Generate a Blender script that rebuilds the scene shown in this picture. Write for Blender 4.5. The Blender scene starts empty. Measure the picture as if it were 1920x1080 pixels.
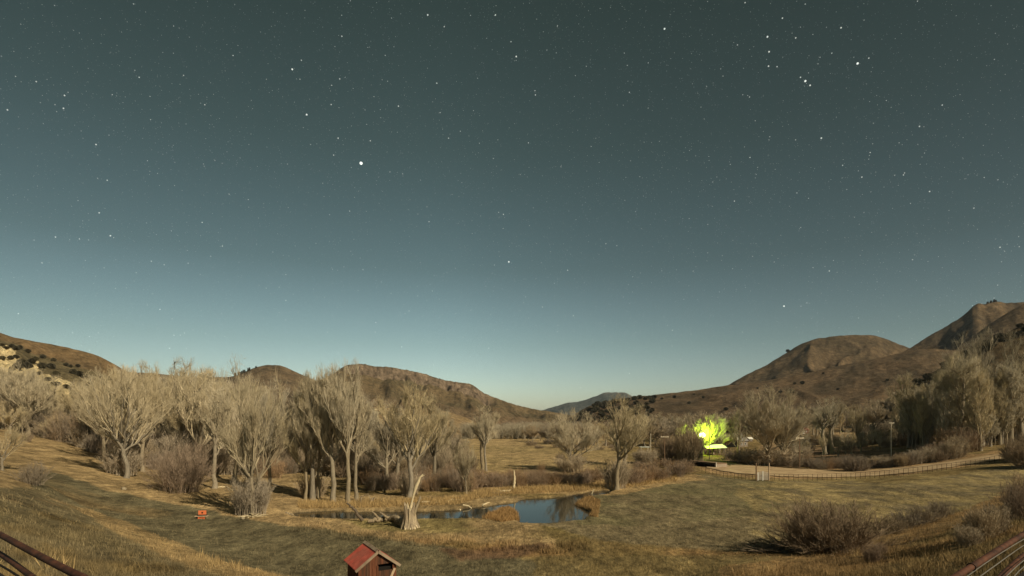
import bpy, math, random
import numpy as np
from mathutils import Vector, Matrix

random.seed(7); RNG = np.random.default_rng(11)
SC = bpy.context.scene; COL = SC.collection
F = 1000.0; CX = 960.0; HY = 790.0; CZ = 11.0     # lens: focal length in photo pixels, horizon row, camera height

# ------------------------------------------------------------------ helpers
def P(px, py, Y): return np.array([(px-CX)/F*Y, Y, CZ-(py-HY)/F*Y])

def link(o, parent=None):
    COL.objects.link(o)
    if parent is not None: o.parent = parent
    return o
def tag(o, label=None, cat=None, group=None, kind=None):
    if label: o['label'] = label
    if cat: o['category'] = cat
    if group: o['group'] = group
    if kind: o['kind'] = kind
    return o
def empty(name, loc, rz=0.0, scale=(1,1,1), rx=0.0, ry=0.0):
    o = bpy.data.objects.new(name, None); COL.objects.link(o)
    o.location = tuple(float(v) for v in loc); o.rotation_euler = (rx, ry, rz); o.scale = scale
    o.empty_display_size = 0.3
    return o

class MB:
    def __init__(s): s.v=[]; s.f=[]; s.n=0; s.c=[]
    def add(s, verts, faces, col=None):
        verts=np.asarray(verts,float).reshape(-1,3); b=s.n
        s.v.append(verts); s.n+=len(verts)
        faces=np.asarray(faces,int)+b
        s.f.append(faces)
        if col is not None: s.c.append(np.broadcast_to(np.asarray(col,float),(len(verts),3)))
    def tube(s, path, radii, sides=6, col=None, cap=True):
        path=np.asarray(path,float); n=len(path); radii=np.broadcast_to(np.asarray(radii,float),(n,))
        t=np.gradient(path,axis=0); t/=np.linalg.norm(t,axis=1)[:,None]+1e-9
        ref=np.array([0.31,0.95,0.05]) if abs(t[0][1])<.9 else np.array([1,0,0.1])
        a=np.cross(t,ref); a/=np.linalg.norm(a,axis=1)[:,None]+1e-9; b=np.cross(t,a)
        th=np.arange(sides)/sides*2*math.pi
        ring=(path[:,None,:]+radii[:,None,None]*(np.cos(th)[None,:,None]*a[:,None,:]+np.sin(th)[None,:,None]*b[:,None,:])).reshape(-1,3)
        i=np.arange(n-1)[:,None]*sides; j=np.arange(sides)[None,:]; j2=(j+1)%sides
        q=np.stack([i+j,i+j2,i+sides+j2,i+sides+j],-1).reshape(-1,4)
        s.add(ring,q,col)
        if cap:
            for k in (0,n-1):
                c=path[k]; base=s.n
                vs=np.vstack([ring[k*sides:(k+1)*sides],c[None]])
                fs=[(x,(x+1)%sides,sides) for x in range(sides)]
                s.add(vs,fs,col)
    def box(s, c, d, R=None, col=None):
        c=np.asarray(c,float); d=np.asarray(d,float)/2
        v=np.array([[x,y,z] for x in(-1,1) for y in(-1,1) for z in(-1,1)])*d
        if R is not None: v=v@np.asarray(R).T
        s.add(v+c,[[0,1,3,2],[4,6,7,5],[0,4,5,1],[2,3,7,6],[0,2,6,4],[1,5,7,3]],col)
    def slivers(s, p0, p1, w, col=None):
        p0=np.asarray(p0); p1=np.asarray(p1); d=p1-p0
        r=RNG.normal(size=p0.shape); pe=np.cross(d,r); pe/=np.linalg.norm(pe,axis=1)[:,None]+1e-9
        w=np.broadcast_to(np.asarray(w,float),(len(p0),))[:,None]
        v=np.stack([p0-pe*w/2,p0+pe*w/2,p1],1).reshape(-1,3)
        f=np.arange(len(p0)*3).reshape(-1,3)
        if col is not None: col=np.repeat(np.broadcast_to(col,(len(p0),3)),3,0)
        s.add(v,f,col)
    def mesh(s, name, mat, smooth=False):
        me=bpy.data.meshes.new(name)
        v=np.vstack(s.v); 
        loops=np.concatenate([f.ravel() for f in s.f])
        tot=np.concatenate([np.full(len(f),f.shape[1]) for f in s.f])
        st=np.concatenate([[0],np.cumsum(tot)[:-1]])
        me.vertices.add(len(v)); me.vertices.foreach_set('co',v.ravel().astype(np.float32))
        me.loops.add(len(loops)); me.loops.foreach_set('vertex_index',loops.astype(np.int32))
        me.polygons.add(len(tot)); me.polygons.foreach_set('loop_start',st.astype(np.int32)); me.polygons.foreach_set('loop_total',tot.astype(np.int32))
        if s.c:
            a=me.color_attributes.new('Col','FLOAT_COLOR','POINT'); c=np.ones((len(v),4),np.float32); c[:,:3]=np.vstack(s.c); a.data.foreach_set('color',c.ravel())
        me.polygons.foreach_set('use_smooth',np.full(len(tot),smooth))
        me.update(calc_edges=True); me.validate()
        if mat: me.materials.append(mat)
        return me
    def build(s, name, mat, parent=None, smooth=False):
        return link(bpy.data.objects.new(name, s.mesh(name,mat,smooth)), parent)

# value noise
_T=RNG.random((512,512))
def vnoise(x,y):
    xi=np.floor(x).astype(int); yi=np.floor(y).astype(int); fx=x-xi; fy=y-yi
    fx=fx*fx*(3-2*fx); fy=fy*fy*(3-2*fy)
    g=lambda a,b:_T[a%512,b%512]
    return (g(xi,yi)*(1-fx)*(1-fy)+g(xi+1,yi)*fx*(1-fy)+g(xi,yi+1)*(1-fx)*fy+g(xi+1,yi+1)*fx*fy)*2-1
def fbm(x,y,o=4):
    x=np.asarray(x,float); y=np.asarray(y,float); s=0; a=1; t=0
    for k in range(o): s=s+a*vnoise(x*2**k+17.3*k,y*2**k+5.1*k); t+=a; a*=.5
    return s/t
def inpoly(x,y,poly):
    r=np.zeros(x.shape,bool); n=len(poly)
    for i in range(n):
        x1,y1=poly[i]; x2,y2=poly[(i+1)%n]
        if y1==y2: continue
        c=((y1>y)!=(y2>y))&(x<(x2-x1)*(y-y1)/(y2-y1)+x1); r^=c
    return r

# ------------------------------------------------------------------ materials
def nodes_of(name):
    m=bpy.data.materials.new(name); m.use_nodes=True; nt=m.node_tree; b=nt.nodes['Principled BSDF']
    b.inputs['Specular IOR Level'].default_value=.25
    return m,nt,b
def mat(name,col=None,rough=.85,scale=6.0,var=.35,bump=.0,attr=False,spec=.2,metal=0,detail=6,rand=0.0,col2=None,stretch=None):
    m,nt,b=nodes_of(name); N=nt.nodes; L=nt.links
    b.inputs['Roughness'].default_value=rough; b.inputs['Specular IOR Level'].default_value=spec; b.inputs['Metallic'].default_value=metal
    tc=N.new('ShaderNodeTexCoord'); src=tc.outputs['Object']
    if stretch:
        mp=N.new('ShaderNodeMapping'); mp.inputs['Scale'].default_value=stretch; L.new(src,mp.inputs[0]); src=mp.outputs[0]
    nz=N.new('ShaderNodeTexNoise'); nz.inputs['Scale'].default_value=scale; nz.inputs['Detail'].default_value=detail; nz.inputs['Roughness'].default_value=.65
    L.new(src,nz.inputs['Vector'])
    mr=N.new('ShaderNodeMapRange'); mr.inputs[1].default_value=.3; mr.inputs[2].default_value=.7; mr.inputs[3].default_value=1-var; mr.inputs[4].default_value=1+var
    L.new(nz.outputs[0],mr.inputs[0])
    if attr:
        a=N.new('ShaderNodeAttribute'); a.attribute_name='Col'; c=a.outputs['Color']
    else:
        r=N.new('ShaderNodeMix'); r.data_type='RGBA'; r.inputs[6].default_value=(*col,1); r.inputs[7].default_value=(*(col2 or col),1)
        nz2=N.new('ShaderNodeTexNoise'); nz2.inputs['Scale'].default_value=scale*.35; L.new(src,nz2.inputs['Vector'])
        mr2=N.new('ShaderNodeMapRange'); mr2.inputs[1].default_value=.42; mr2.inputs[2].default_value=.6; L.new(nz2.outputs[0],mr2.inputs[0]); L.new(mr2.outputs[0],r.inputs[0]); c=r.outputs[2]
    vm=N.new('ShaderNodeVectorMath'); vm.operation='SCALE'; L.new(c,vm.inputs[0]); L.new(mr.outputs[0],vm.inputs['Scale']); out=vm.outputs[0]
    if rand:
        oi=N.new('ShaderNodeObjectInfo'); rr=N.new('ShaderNodeMapRange'); rr.inputs[3].default_value=1-rand; rr.inputs[4].default_value=1+rand
        L.new(oi.outputs['Random'],rr.inputs[0]); v2=N.new('ShaderNodeVectorMath'); v2.operation='SCALE'; L.new(out,v2.inputs[0]); L.new(rr.outputs[0],v2.inputs['Scale'])
        hs=N.new('ShaderNodeHueSaturation'); mu=N.new('ShaderNodeMath'); mu.operation='MULTIPLY_ADD'; mu.inputs[1].default_value=.35; mu.inputs[2].default_value=.75
        fr=N.new('ShaderNodeMath'); fr.operation='FRACT'; m7=N.new('ShaderNodeMath'); m7.operation='MULTIPLY'; m7.inputs[1].default_value=7.31
        L.new(oi.outputs['Random'],m7.inputs[0]); L.new(m7.outputs[0],fr.inputs[0]); L.new(fr.outputs[0],mu.inputs[0]); L.new(mu.outputs[0],hs.inputs['Saturation']); L.new(v2.outputs[0],hs.inputs['Color']); out=hs.outputs[0]
    L.new(out,b.inputs['Base Color'])
    if bump:
        bp=N.new('ShaderNodeBump'); bp.inputs['Strength'].default_value=bump; bp.inputs['Distance'].default_value=.3; L.new(nz.outputs[0],bp.inputs['Height']); L.new(bp.outputs[0],b.inputs['Normal'])
    return m

M={}
M['bark']=mat('bark',(.25,.205,.138),.9,2.5,.35,.3,rand=.15,stretch=(3,3,.6))
M['twig']=mat('twig',(.45,.375,.245),.9,.5,.22,rand=.18)
M['twig_far']=mat('twig_far',(.38,.30,.20),.9,.4,.25,rand=.18)
M['twig_poplar']=mat('twig_poplar',(.46,.385,.25),.9,.4,.25,rand=.2)
M['willow']=mat('willow',(.30,.205,.125),.9,.8,.25,rand=.2)
M['brush']=mat('brush',(.29,.22,.15),.9,.8,.25,rand=.2)
M['brush_grey']=mat('brush_grey',(.24,.19,.13),.9,.8,.25,rand=.15)
M['evergreen']=mat('evergreen',(.10,.088,.056),.9,.8,.3,rand=.3)
M['deadwood']=mat('deadwood',(.36,.29,.19),.85,3,.3,.4,col2=(.22,.17,.11),stretch=(4,4,.6))
M['stumpwood']=mat('stumpwood',(.27,.215,.15),.85,3,.35,.5,col2=(.42,.34,.23),stretch=(5,5,.5))
M['deadpale']=mat('deadpale',(.62,.52,.34),.85,4,.25,.3,stretch=(4,4,.6))
M['deaddark']=mat('deaddark',(.13,.10,.07),.9,3,.35,.4,stretch=(.7,4,4))

# ------------------------------------------------------------------ terrain height
def zp(px,py,Y): return CZ-(py-HY)/F*Y
ctrl=[]
def c(px,py,Y): ctrl.append((px,Y,zp(px,py,Y)))
def cz(px,Y,z): ctrl.append((px,Y,z))
for px in (560,700,840,960,1080,1200,1300):
    for Y in (38,50,70,100,140,220,420,900): cz(px,Y,0)
for px in (1400,1500,1600):
    for Y in (50,70,95,120): cz(px,Y,0)
for px in (450,):
    for Y in (70,120,220,420): cz(px,Y,1.2)
# left slope
c(0,800,120); c(0,880,60); c(0,940,30); c(0,1080,14); c(150,957,50); c(250,1002,40); c(400,1051,32); c(530,1080,29)
c(110,828,105); c(200,862,92); c(300,905,78); c(235,893,76); c(60,812,115); c(370,965,60); c(470,968,60); c(340,920,72)
c(330,1080,22); c(150,1080,17); c(150,1020,27); c(80,905,52); c(-300,800,60); c(-300,900,25); c(-300,760,150); c(-300,1080,12)
for px,z in ((-100,12),(0,11),(150,9),(300,5.5),(450,2.5)):
    cz(px,200,z); cz(px,400,z)
# near bank and ground under the viewer
for px in (400,700,960,1220,1500): cz(px,20,3.2 if 600<px<1300 else 3.8); cz(px,8,6.6); cz(px,3,7.2)
for px in (700,960,1220): cz(px,29,1.0)
c(1390,1060,36); c(1480,1040,42); c(1650,1000,53); c(1780,960,62); c(1900,915,76); c(1700,1080,24); c(1920,1000,28); c(1800,1000,38); c(1920,945,48); c(1560,1080,29)
c(2200,900,60); c(2200,950,30); c(2200,1080,14); c(0,1200,7); c(1920,1200,7); c(2200,840,120)
c(1750,877,105); c(1900,853,110); c(1900,860,100); c(1700,900,86); c(1800,885,92); c(1700,850,140); c(1700,830,175); c(1900,820,150); c(1800,835,145); c(1520,812,260); c(1650,800,330); c(1440,870,140); c(1480,845,190); c(1600,850,160)
c(1600,826,220); c(1400,835,200); c(1400,812,330); c(1900,790,300); c(1520,797,450); c(2200,780,250)
ctrl=np.array(ctrl); CU=ctrl[:,0]/500.; CV=np.log(ctrl[:,1])*1.4; CZZ=ctrl[:,2]
def _k(d2): return np.where(d2>1e-12,.5*d2*np.log(d2+1e-12),0)
n=len(ctrl); K=_k((CU[:,None]-CU)**2+(CV[:,None]-CV)**2)+np.eye(n)*.015
Pm=np.stack([np.ones(n),CU,CV],1); A=np.block([[K,Pm],[Pm.T,np.zeros((3,3))]])
WT=np.linalg.solve(A,np.concatenate([CZZ,np.zeros(3)]))
POND=[[(958,941),(985,934),(1020,931),(1060,928),(1100,921),(1142,917),(1140,924),(1105,930),(1078,944),(1095,952),(1113,957),(1105,966),(1075,974),(1040,978),(1000,979),(976,977),(968,962),(950,968),(905,970),(850,970),(780,970),(700,971),(640,970),(575,968),(542,963),(560,957),(640,958),(720,957),(800,957),(870,952),(925,946),(958,941)]]  # upper right arm traces the tree's cast shadow, shaped as water
ISLE=[(905,972),(915,962),(940,951),(962,951),(972,962),(973,974),(940,979)]
def height(px,Y):
    px=np.asarray(px,float); Y=np.maximum(np.asarray(Y,float),2.0)
    u=np.clip(px,-600,2500)/500.; v=np.log(np.minimum(Y,900))*1.4
    sh=u.shape; u=u.ravel(); v=v.ravel(); z=np.zeros(u.size)
    for s in range(0,u.size,40000):
        uu=u[s:s+40000]; vv=v[s:s+40000]
        z[s:s+40000]=_k((uu[:,None]-CU)**2+(vv[:,None]-CV)**2)@WT[:n]+WT[n]+WT[n+1]*uu+WT[n+2]*vv
    z=z.reshape(sh); X=(px-CX)/F*Y
    z=z+.16*fbm(X/7,Y/7,4)*np.clip((Y-5)/30,0,1)
    py=HY+F*(CZ-z)/Y
    j=4*fbm(X*.35,Y*.35,3)
    flat=inpoly(px+3*j,py+j*.25,POND[0])&~inpoly(px+2*j,py+j*.4,ISLE)
    return z,flat
_us=np.concatenate([np.linspace(-800,-60,60,endpoint=False),np.arange(-60,1985,4.0),np.linspace(1985,2720,60)])
_ys=np.concatenate([np.geomspace(3,30,60,endpoint=False),np.arange(30,50,.5),np.arange(50,95,.33),np.geomspace(95,180,130),np.geomspace(180,1500,110)[1:]])
GU,GY=np.meshgrid(_us,_ys)
GZ,GP=height(GU,GY)
# pond bed sinks below the banks
Gw=GP.astype(float)
for _ in range(2):
    g=Gw.copy(); g[1:-1,1:-1]=(Gw[1:-1,1:-1]*2+Gw[:-2,1:-1]+Gw[2:,1:-1]+Gw[1:-1,:-2]+Gw[1:-1,2:])/6; Gw=g
Gbase=GZ.copy()
GZ=GZ*(1-Gw)+(-.95)*Gw
GX=(GU-CX)/F*GY
GPY=HY+F*(CZ-GZ)/GY
GCM=np.minimum.accumulate(HY+F*(CZ-Gbase)/GY,axis=0)
def ground_z(px,Y):
    i=np.interp(px,_us,np.arange(len(_us))); j=np.interp(Y,_ys,np.arange(len(_ys)))
    i0=min(int(i),len(_us)-2); j0=min(int(j),len(_ys)-2); a=i-i0; b=j-j0
    return (GZ[j0,i0]*(1-a)*(1-b)+GZ[j0,i0+1]*a*(1-b)+GZ[j0+1,i0]*(1-a)*b+GZ[j0+1,i0+1]*a*b)
def find_Y(px,py):
    i=int(round(float(np.interp(px,_us,np.arange(len(_us))))))
    col=GCM[:,i]; return float(np.interp(-py,-col,_ys))
def G(px,py):
    Y=find_Y(px,py); return np.array([(px-CX)/F*Y,Y,float(ground_z(px,Y))])
def GXY(X,Y): return float(ground_z(CX+F*X/max(Y,3),Y))

# ------------------------------------------------------------------ ground colours (what grows where)
PX,PY=GU,HY+F*(CZ-Gbase)/GY
jx=26*fbm(GX*.06,GY*.06,4)+10*fbm(GX*.4+9,GY*.4,3); jy=7*fbm(GX*.06+40,GY*.06,4)+3.0*fbm(GX*.5,GY*.5+7,3)
QX,QY=PX+jx,PY+jy
C=np.zeros(GU.shape+(3,)); C[:]=(.20,.145,.062)
def reg(poly,col,amt=1.0,noise=None):
    m=inpoly(QX,QY,poly).astype(float)*amt
    if noise is not None: m=m*np.clip(.5+noise,0,1)
    for k in range(3): C[...,k]=C[...,k]*(1-m)+col[k]*m
n1=fbm(GX*.12,GY*.12,5); n2=fbm(GX*.03+3,GY*.05,5); n3=fbm(GX*.6,GY*.3,4)
GREEN=(.138,.118,.068); TAN=(.32,.23,.118); OLIVE=(.185,.148,.083); PALE=(.36,.26,.12)
reg([(-900,600),(2900,600),(2900,800),(-900,800)],(.18,.14,.075))
reg([(-900,790),(600,800),(600,990),(420,990),(300,960),(150,950),(-900,900)],TAN,.9)
reg([(420,930),(980,930),(1010,1000),(1040,1030),(700,1012),(520,995),(300,960)],TAN,.85)
reg([(640,975),(860,972),(1000,985),(1100,1000),(1090,1018),(900,1005),(700,995)],(.17,.14,.055),.8,n1*2)
reg([(640,1000),(1000,1022),(1250,1025),(1500,1020),(1480,1050),(1100,1048),(850,1040),(700,1020)],(.30,.18,.08),.8,n1*2+.2)
reg([(90,880),(200,915),(330,945),(470,975),(700,1005),(900,1040),(1080,1062),(1080,1400),(500,1400),(540,1080),(400,1051),(250,1000),(150,957),(60,915)],GREEN,1)
reg([(60,880),(200,930),(330,962),(300,975),(150,950)],(.19,.13,.06),.6,n1*2)
reg([(820,1030),(900,1035),(1010,1020),(1030,1030),(960,1048),(860,1052)],(.14,.085,.05),.85)
reg([(1060,925),(1180,915),(1310,888),(1420,902),(1700,905),(1950,860),(1950,910),(1700,990),(1400,1035),(1100,1010),(1000,985)],OLIVE,1)
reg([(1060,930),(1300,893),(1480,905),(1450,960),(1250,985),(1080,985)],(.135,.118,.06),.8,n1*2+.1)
reg([(1380,905),(1950,870),(1950,940),(1650,1000),(1430,1040)],(.24,.185,.085),.85,n3*3+n1)
reg([(1000,1045),(1400,1040),(1480,1046),(1380,1400),(1000,1400)],(.19,.145,.065),.8)
# far meadow, road verge
reg([(560,826),(1120,812),(1190,880),(900,900),(560,905)],(.36,.26,.13),.9)
reg([(560,842),(900,836),(1140,838),(1200,862),(1160,882),(900,884),(560,900)],(.26,.195,.09),.7,n2*2+.1)
reg([(870,894),(1180,896),(1290,890),(1320,896),(1150,925),(1000,925),(870,920)],(.36,.25,.12),.85)
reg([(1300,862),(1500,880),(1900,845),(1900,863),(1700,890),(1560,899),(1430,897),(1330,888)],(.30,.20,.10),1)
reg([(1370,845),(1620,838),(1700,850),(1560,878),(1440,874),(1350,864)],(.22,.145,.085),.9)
reg([(1430,800),(1700,792),(1720,840),(1430,845)],(.26,.18,.10),.8,n2*2+.3)
# the near banks: dry grass with green between
reg([(-900,900),(60,915),(150,955),(250,1002),(400,1053),(540,1084),(560,1400),(-900,1400)],(.15,.122,.068),1,n3*3+.9)
reg([(120,950),(160,955),(270,1000),(420,1050),(560,1084),(480,1096),(330,1050),(200,996)],(.29,.205,.098),.85)
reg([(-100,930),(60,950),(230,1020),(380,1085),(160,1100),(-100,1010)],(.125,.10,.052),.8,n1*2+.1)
reg([(1360,1066),(1480,1046),(1650,1003),(1780,962),(1900,917),(2900,850),(2900,1400),(1340,1400)],(.25,.165,.075),1)
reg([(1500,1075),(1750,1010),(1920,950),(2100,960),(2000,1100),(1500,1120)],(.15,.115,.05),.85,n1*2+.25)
reg([(-900,1100),(-900,3000),(2900,3000),(2900,1100)],(.16,.12,.055),1)
# muddy rim of the pond
rim=np.clip(Gw*3,0,1)
for k,cc in enumerate((.05,.042,.03)): C[...,k]=C[...,k]*(1-rim)+cc*rim
for _ in range(1):
    C2=C.copy(); C2[1:-1,1:-1]=(C[1:-1,1:-1]*2+C[:-2,1:-1]+C[2:,1:-1]+C[1:-1,:-2]+C[1:-1,2:])/6; C=C2
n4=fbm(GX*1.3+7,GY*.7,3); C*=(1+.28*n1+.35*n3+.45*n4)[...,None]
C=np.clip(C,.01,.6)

def gmat():
    m,nt,b=nodes_of('ground'); N=nt.nodes; L=nt.links
    b.inputs['Roughness'].default_value=.95; b.inputs['Specular IOR Level'].default_value=.1
    a=N.new('ShaderNodeAttribute'); a.attribute_name='Col'; tc=N.new('ShaderNodeTexCoord'); out=a.outputs['Color']
    hs=[]
    for sc,va,st in ((.35,.28,(1,.6,1)),(2.2,.5,(1,.55,1)),(9.,.45,(1,.7,1))):
        mp=N.new('ShaderNodeMapping'); mp.inputs['Scale'].default_value=st; L.new(tc.outputs['Object'],mp.inputs[0])
        nz=N.new('ShaderNodeTexNoise'); nz.inputs['Scale'].default_value=sc; nz.inputs['Detail'].default_value=5; nz.inputs['Roughness'].default_value=.7; L.new(mp.outputs[0],nz.inputs['Vector'])
        mr=N.new('ShaderNodeMapRange'); mr.inputs[1].default_value=.32; mr.inputs[2].default_value=.68; mr.inputs[3].default_value=1-va; mr.inputs[4].default_value=1+va; L.new(nz.outputs[0],mr.inputs[0])
        vm=N.new('ShaderNodeVectorMath'); vm.operation='SCALE'; L.new(out,vm.inputs[0]); L.new(mr.outputs[0],vm.inputs['Scale']); out=vm.outputs[0]; hs.append(nz.outputs[0])
    L.new(out,b.inputs['Base Color'])
    bp=N.new('ShaderNodeBump'); bp.inputs['Strength'].default_value=.8; bp.inputs['Distance'].default_value=.35; L.new(hs[1],bp.inputs['Height'])
    b2=N.new('ShaderNodeBump'); b2.inputs['Strength'].default_value=.7; b2.inputs['Distance'].default_value=.08; L.new(hs[2],b2.inputs['Height']); L.new(bp.outputs[0],b2.inputs['Normal'])
    L.new(b2.outputs[0],b.inputs['Normal']); return m
M['ground']=gmat()
# rows behind the viewer so the ground also carries the place where the camera stands
backY=np.array([-400,-150,-60,-25,-10,-4,-1,1.])
bx=np.array([(_us-CX)/F*(3+(3-y)*1.0) for y in backY]); by=np.repeat(backY[:,None],len(_us),1); bz=np.repeat(GZ[0][None],len(backY),0)+np.clip(-by*.12,0,30)
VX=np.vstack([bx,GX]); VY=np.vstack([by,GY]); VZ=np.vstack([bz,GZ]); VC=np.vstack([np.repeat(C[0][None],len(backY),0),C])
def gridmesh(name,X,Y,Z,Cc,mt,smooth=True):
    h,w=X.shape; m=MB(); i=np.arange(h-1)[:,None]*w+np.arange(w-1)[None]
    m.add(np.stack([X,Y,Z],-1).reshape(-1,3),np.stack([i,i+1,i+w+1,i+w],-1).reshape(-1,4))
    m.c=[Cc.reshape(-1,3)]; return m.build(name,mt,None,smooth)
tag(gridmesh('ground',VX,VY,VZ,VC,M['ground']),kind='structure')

# water
def wmat():
    m,nt,b=nodes_of('water'); N=nt.nodes; L=nt.links
    b.inputs['Base Color'].default_value=(.014,.018,.016,1); b.inputs['Roughness'].default_value=.04; b.inputs['Specular IOR Level'].default_value=.38; b.inputs['IOR'].default_value=1.33
    tc=N.new('ShaderNodeTexCoord'); nz=N.new('ShaderNodeTexNoise'); nz.inputs['Scale'].default_value=1.6; nz.inputs['Detail'].default_value=3; L.new(tc.outputs['Object'],nz.inputs['Vector'])
    bp=N.new('ShaderNodeBump'); bp.inputs['Strength'].default_value=.10; bp.inputs['Distance'].default_value=.03; L.new(nz.outputs[0],bp.inputs['Height']); L.new(bp.outputs[0],b.inputs['Normal']); return m
M['water']=wmat()
w=MB(); w.add([(-36,52,-.22),(22,52,-.22),(22,96,-.22),(-36,96,-.22)],[[0,1,2,3]]); tag(w.build('pond_water',M['water']),kind='structure')

# road, laid over the ground
up_=[(1325,864),(1345,867.5),(1400,872),(1480,879),(1560,882.5),(1640,882),(1700,877),(1760,869),(1830,858.5),(1895,848),(1990,832),(2150,812)]
lo_=[(1325,876),(1345,883),(1400,890),(1480,895),(1560,896),(1640,893),(1700,888),(1760,880),(1830,869.5),(1895,859),(1990,842),(2150,824)]
def dens(l,n=160):
    l=np.array(l,float); return [(x,np.interp(x,l[:,0],l[:,1])) for x in np.linspace(l[0,0],l[-1,0],n)]
U_,L_=dens(up_),dens(lo_); rows=[]
def smY(l):
    Y=np.array([find_Y(x,y) for x,y in l]); k=np.ones(9)/9; Yp=np.pad(Y,4,'edge'); return np.convolve(Yp,k,'valid')
YU,YL=smY(U_),smY(L_)
RX=np.zeros((7,160)); RY=RX.copy(); RZ=RX.copy()
for i in range(160):
    for k in range(7):
        t=k/6; Y=YL[i]*(1-t)+YU[i]*t+.25*math.sin(i*.9+k*2.1)*(k in(0,6)); px=L_[i][0]; RX[k,i]=(px-CX)/F*Y; RY[k,i]=Y; RZ[k,i]=ground_z(px,Y)+.13+.05*math.sin(math.pi*t)
M['road']=mat('road',(.44,.325,.19),.95,1.2,.16,.15,col2=(.33,.23,.13))
rd=gridmesh('dirt_road',RX,RY,RZ,np.zeros(RX.shape+(3,)),M['road']); tag(rd,kind='structure')

# ------------------------------------------------------------------ hills
def hill_mat(name,spot=.5,scale=.02,bump=1.):
    m,nt,b=nodes_of(name); N=nt.nodes; L=nt.links; b.inputs['Roughness'].default_value=.95; b.inputs['Specular IOR Level'].default_value=.05
    a=N.new('ShaderNodeAttribute'); a.attribute_name='Col'; tc=N.new('ShaderNodeTexCoord')
    nz=N.new('ShaderNodeTexNoise'); nz.inputs['Scale'].default_value=scale*6; nz.inputs['Detail'].default_value=8; nz.inputs['Roughness'].default_value=.75; L.new(tc.outputs['Object'],nz.inputs['Vector'])
    vo=N.new('ShaderNodeTexVoronoi'); vo.inputs['Scale'].default_value=scale*14; L.new(tc.outputs['Object'],vo.inputs['Vector'])
    m1=N.new('ShaderNodeMapRange'); m1.inputs[1].default_value=.3; m1.inputs[2].default_value=.7; m1.inputs[3].default_value=.5; m1.inputs[4].default_value=1.45; L.new(nz.outputs[0],m1.inputs[0])
    m2=N.new('ShaderNodeMapRange'); m2.inputs[1].default_value=.12; m2.inputs[2].default_value=.34; m2.inputs[3].default_value=1-spot; m2.inputs[4].default_value=1.08; L.new(vo.outputs['Distance'],m2.inputs[0])
    mu=N.new('ShaderNodeMath'); mu.operation='MULTIPLY'; L.new(m1.outputs[0],mu.inputs[0]); L.new(m2.outputs[0],mu.inputs[1])
    vm=N.new('ShaderNodeVectorMath'); vm.operation='SCALE'; L.new(a.outputs['Color'],vm.inputs[0]); L.new(mu.outputs[0],vm.inputs['Scale']); L.new(vm.outputs[0],b.inputs['Base Color'])
    bp=N.new('ShaderNodeBump'); bp.inputs['Strength'].default_value=bump; bp.inputs['Distance'].default_value=.12/scale*.5; L.new(nz.outputs[0],bp.inputs['Height']); L.new(bp.outputs[0],b.inputs['Normal']); return m
HILLS={}
def hill(name,ridge,Y,D,toe,base,amp,freq,col,col2,p=1.25,step=3.0,rows=70,seed=0,spot=.4,mscale=.02,paint=None,rough=.0,tail=None):
    r=np.array(ridge,float); px=np.arange(r[0,0],r[-1,0]+step,step); crest=np.interp(px,r[:,0],r[:,1])
    nk=3 if name=='far_mesa' else 7; k=np.hanning(nk+2)[1:-1]; k/=k.sum(); crest=np.convolve(np.pad(crest,nk//2,'edge'),k,'valid')
    s=px/F*Y
    crest=crest-.9*fbm(s*freq*8+seed,s*0+seed,3)-rough*fbm(s*freq*30,s*0+seed,3)
    zc=zp(px,crest,Y)
    t=np.concatenate([np.linspace(-.5,0,8,endpoint=False),np.linspace(0,1,rows)])
    T,PXg=np.meshgrid(t,px,indexing='ij'); S=PXg/F*Y; ZC=np.broadcast_to(zc,T.shape)
    tf=np.clip(T,0,1)
    Yg=Y-D*T; base_z=toe+(ZC-toe)*(1-tf)**p
    base_z=np.where(T<0,ZC*(1+T*1.2)+T*20,base_z)
    env=np.clip(tf*9,0,1)*np.clip((1-tf)*3,0,1)
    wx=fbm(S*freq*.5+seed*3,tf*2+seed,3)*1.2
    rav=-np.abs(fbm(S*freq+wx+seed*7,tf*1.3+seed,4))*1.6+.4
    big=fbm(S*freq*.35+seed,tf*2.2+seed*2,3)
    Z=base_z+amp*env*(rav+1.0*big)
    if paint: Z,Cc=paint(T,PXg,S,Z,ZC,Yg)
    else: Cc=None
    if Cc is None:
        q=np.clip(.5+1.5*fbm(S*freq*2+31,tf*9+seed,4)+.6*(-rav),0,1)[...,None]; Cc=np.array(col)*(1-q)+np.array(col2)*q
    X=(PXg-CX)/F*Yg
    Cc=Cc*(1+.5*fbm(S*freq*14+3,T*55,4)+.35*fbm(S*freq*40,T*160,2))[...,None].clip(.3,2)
    o=gridmesh(name,X,Yg,Z,Cc,hill_mat(name+'_surface',spot,mscale)); tag(o,kind='structure')
    HILLS[name]=(X,Yg,Z,PXg,HY+F*(CZ-Z)/Yg,T)
    return o
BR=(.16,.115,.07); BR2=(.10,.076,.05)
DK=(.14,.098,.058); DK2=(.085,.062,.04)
# far blue mesa
def p_mesa(T,PXg,S,Z,ZC,Yg):
    q=np.clip(.5+1.5*fbm(S*.006,T*14,4),0,1)[...,None]; c=np.array((.075,.08,.075))*(1-q)+np.array((.04,.046,.042))*q
    cl=((T>0)&(T<.05)&(PXg>1128)&(PXg<1188))[...,None]; return Z,np.where(cl,np.array((.12,.115,.10)),c)
hill('far_mesa',[(900,782),(950,776),(1015,770),(1045,761),(1065,755),(1085,753),(1100,749),(1122,741),(1132,736.2),(1150,735.5),(1172,735.8),(1180,740),(1195,747),(1230,762),(1320,785)],5200,1500,0,None,34,.004,BR,BR2,seed=2,spot=.5,mscale=.004,paint=p_mesa,step=2)
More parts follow.
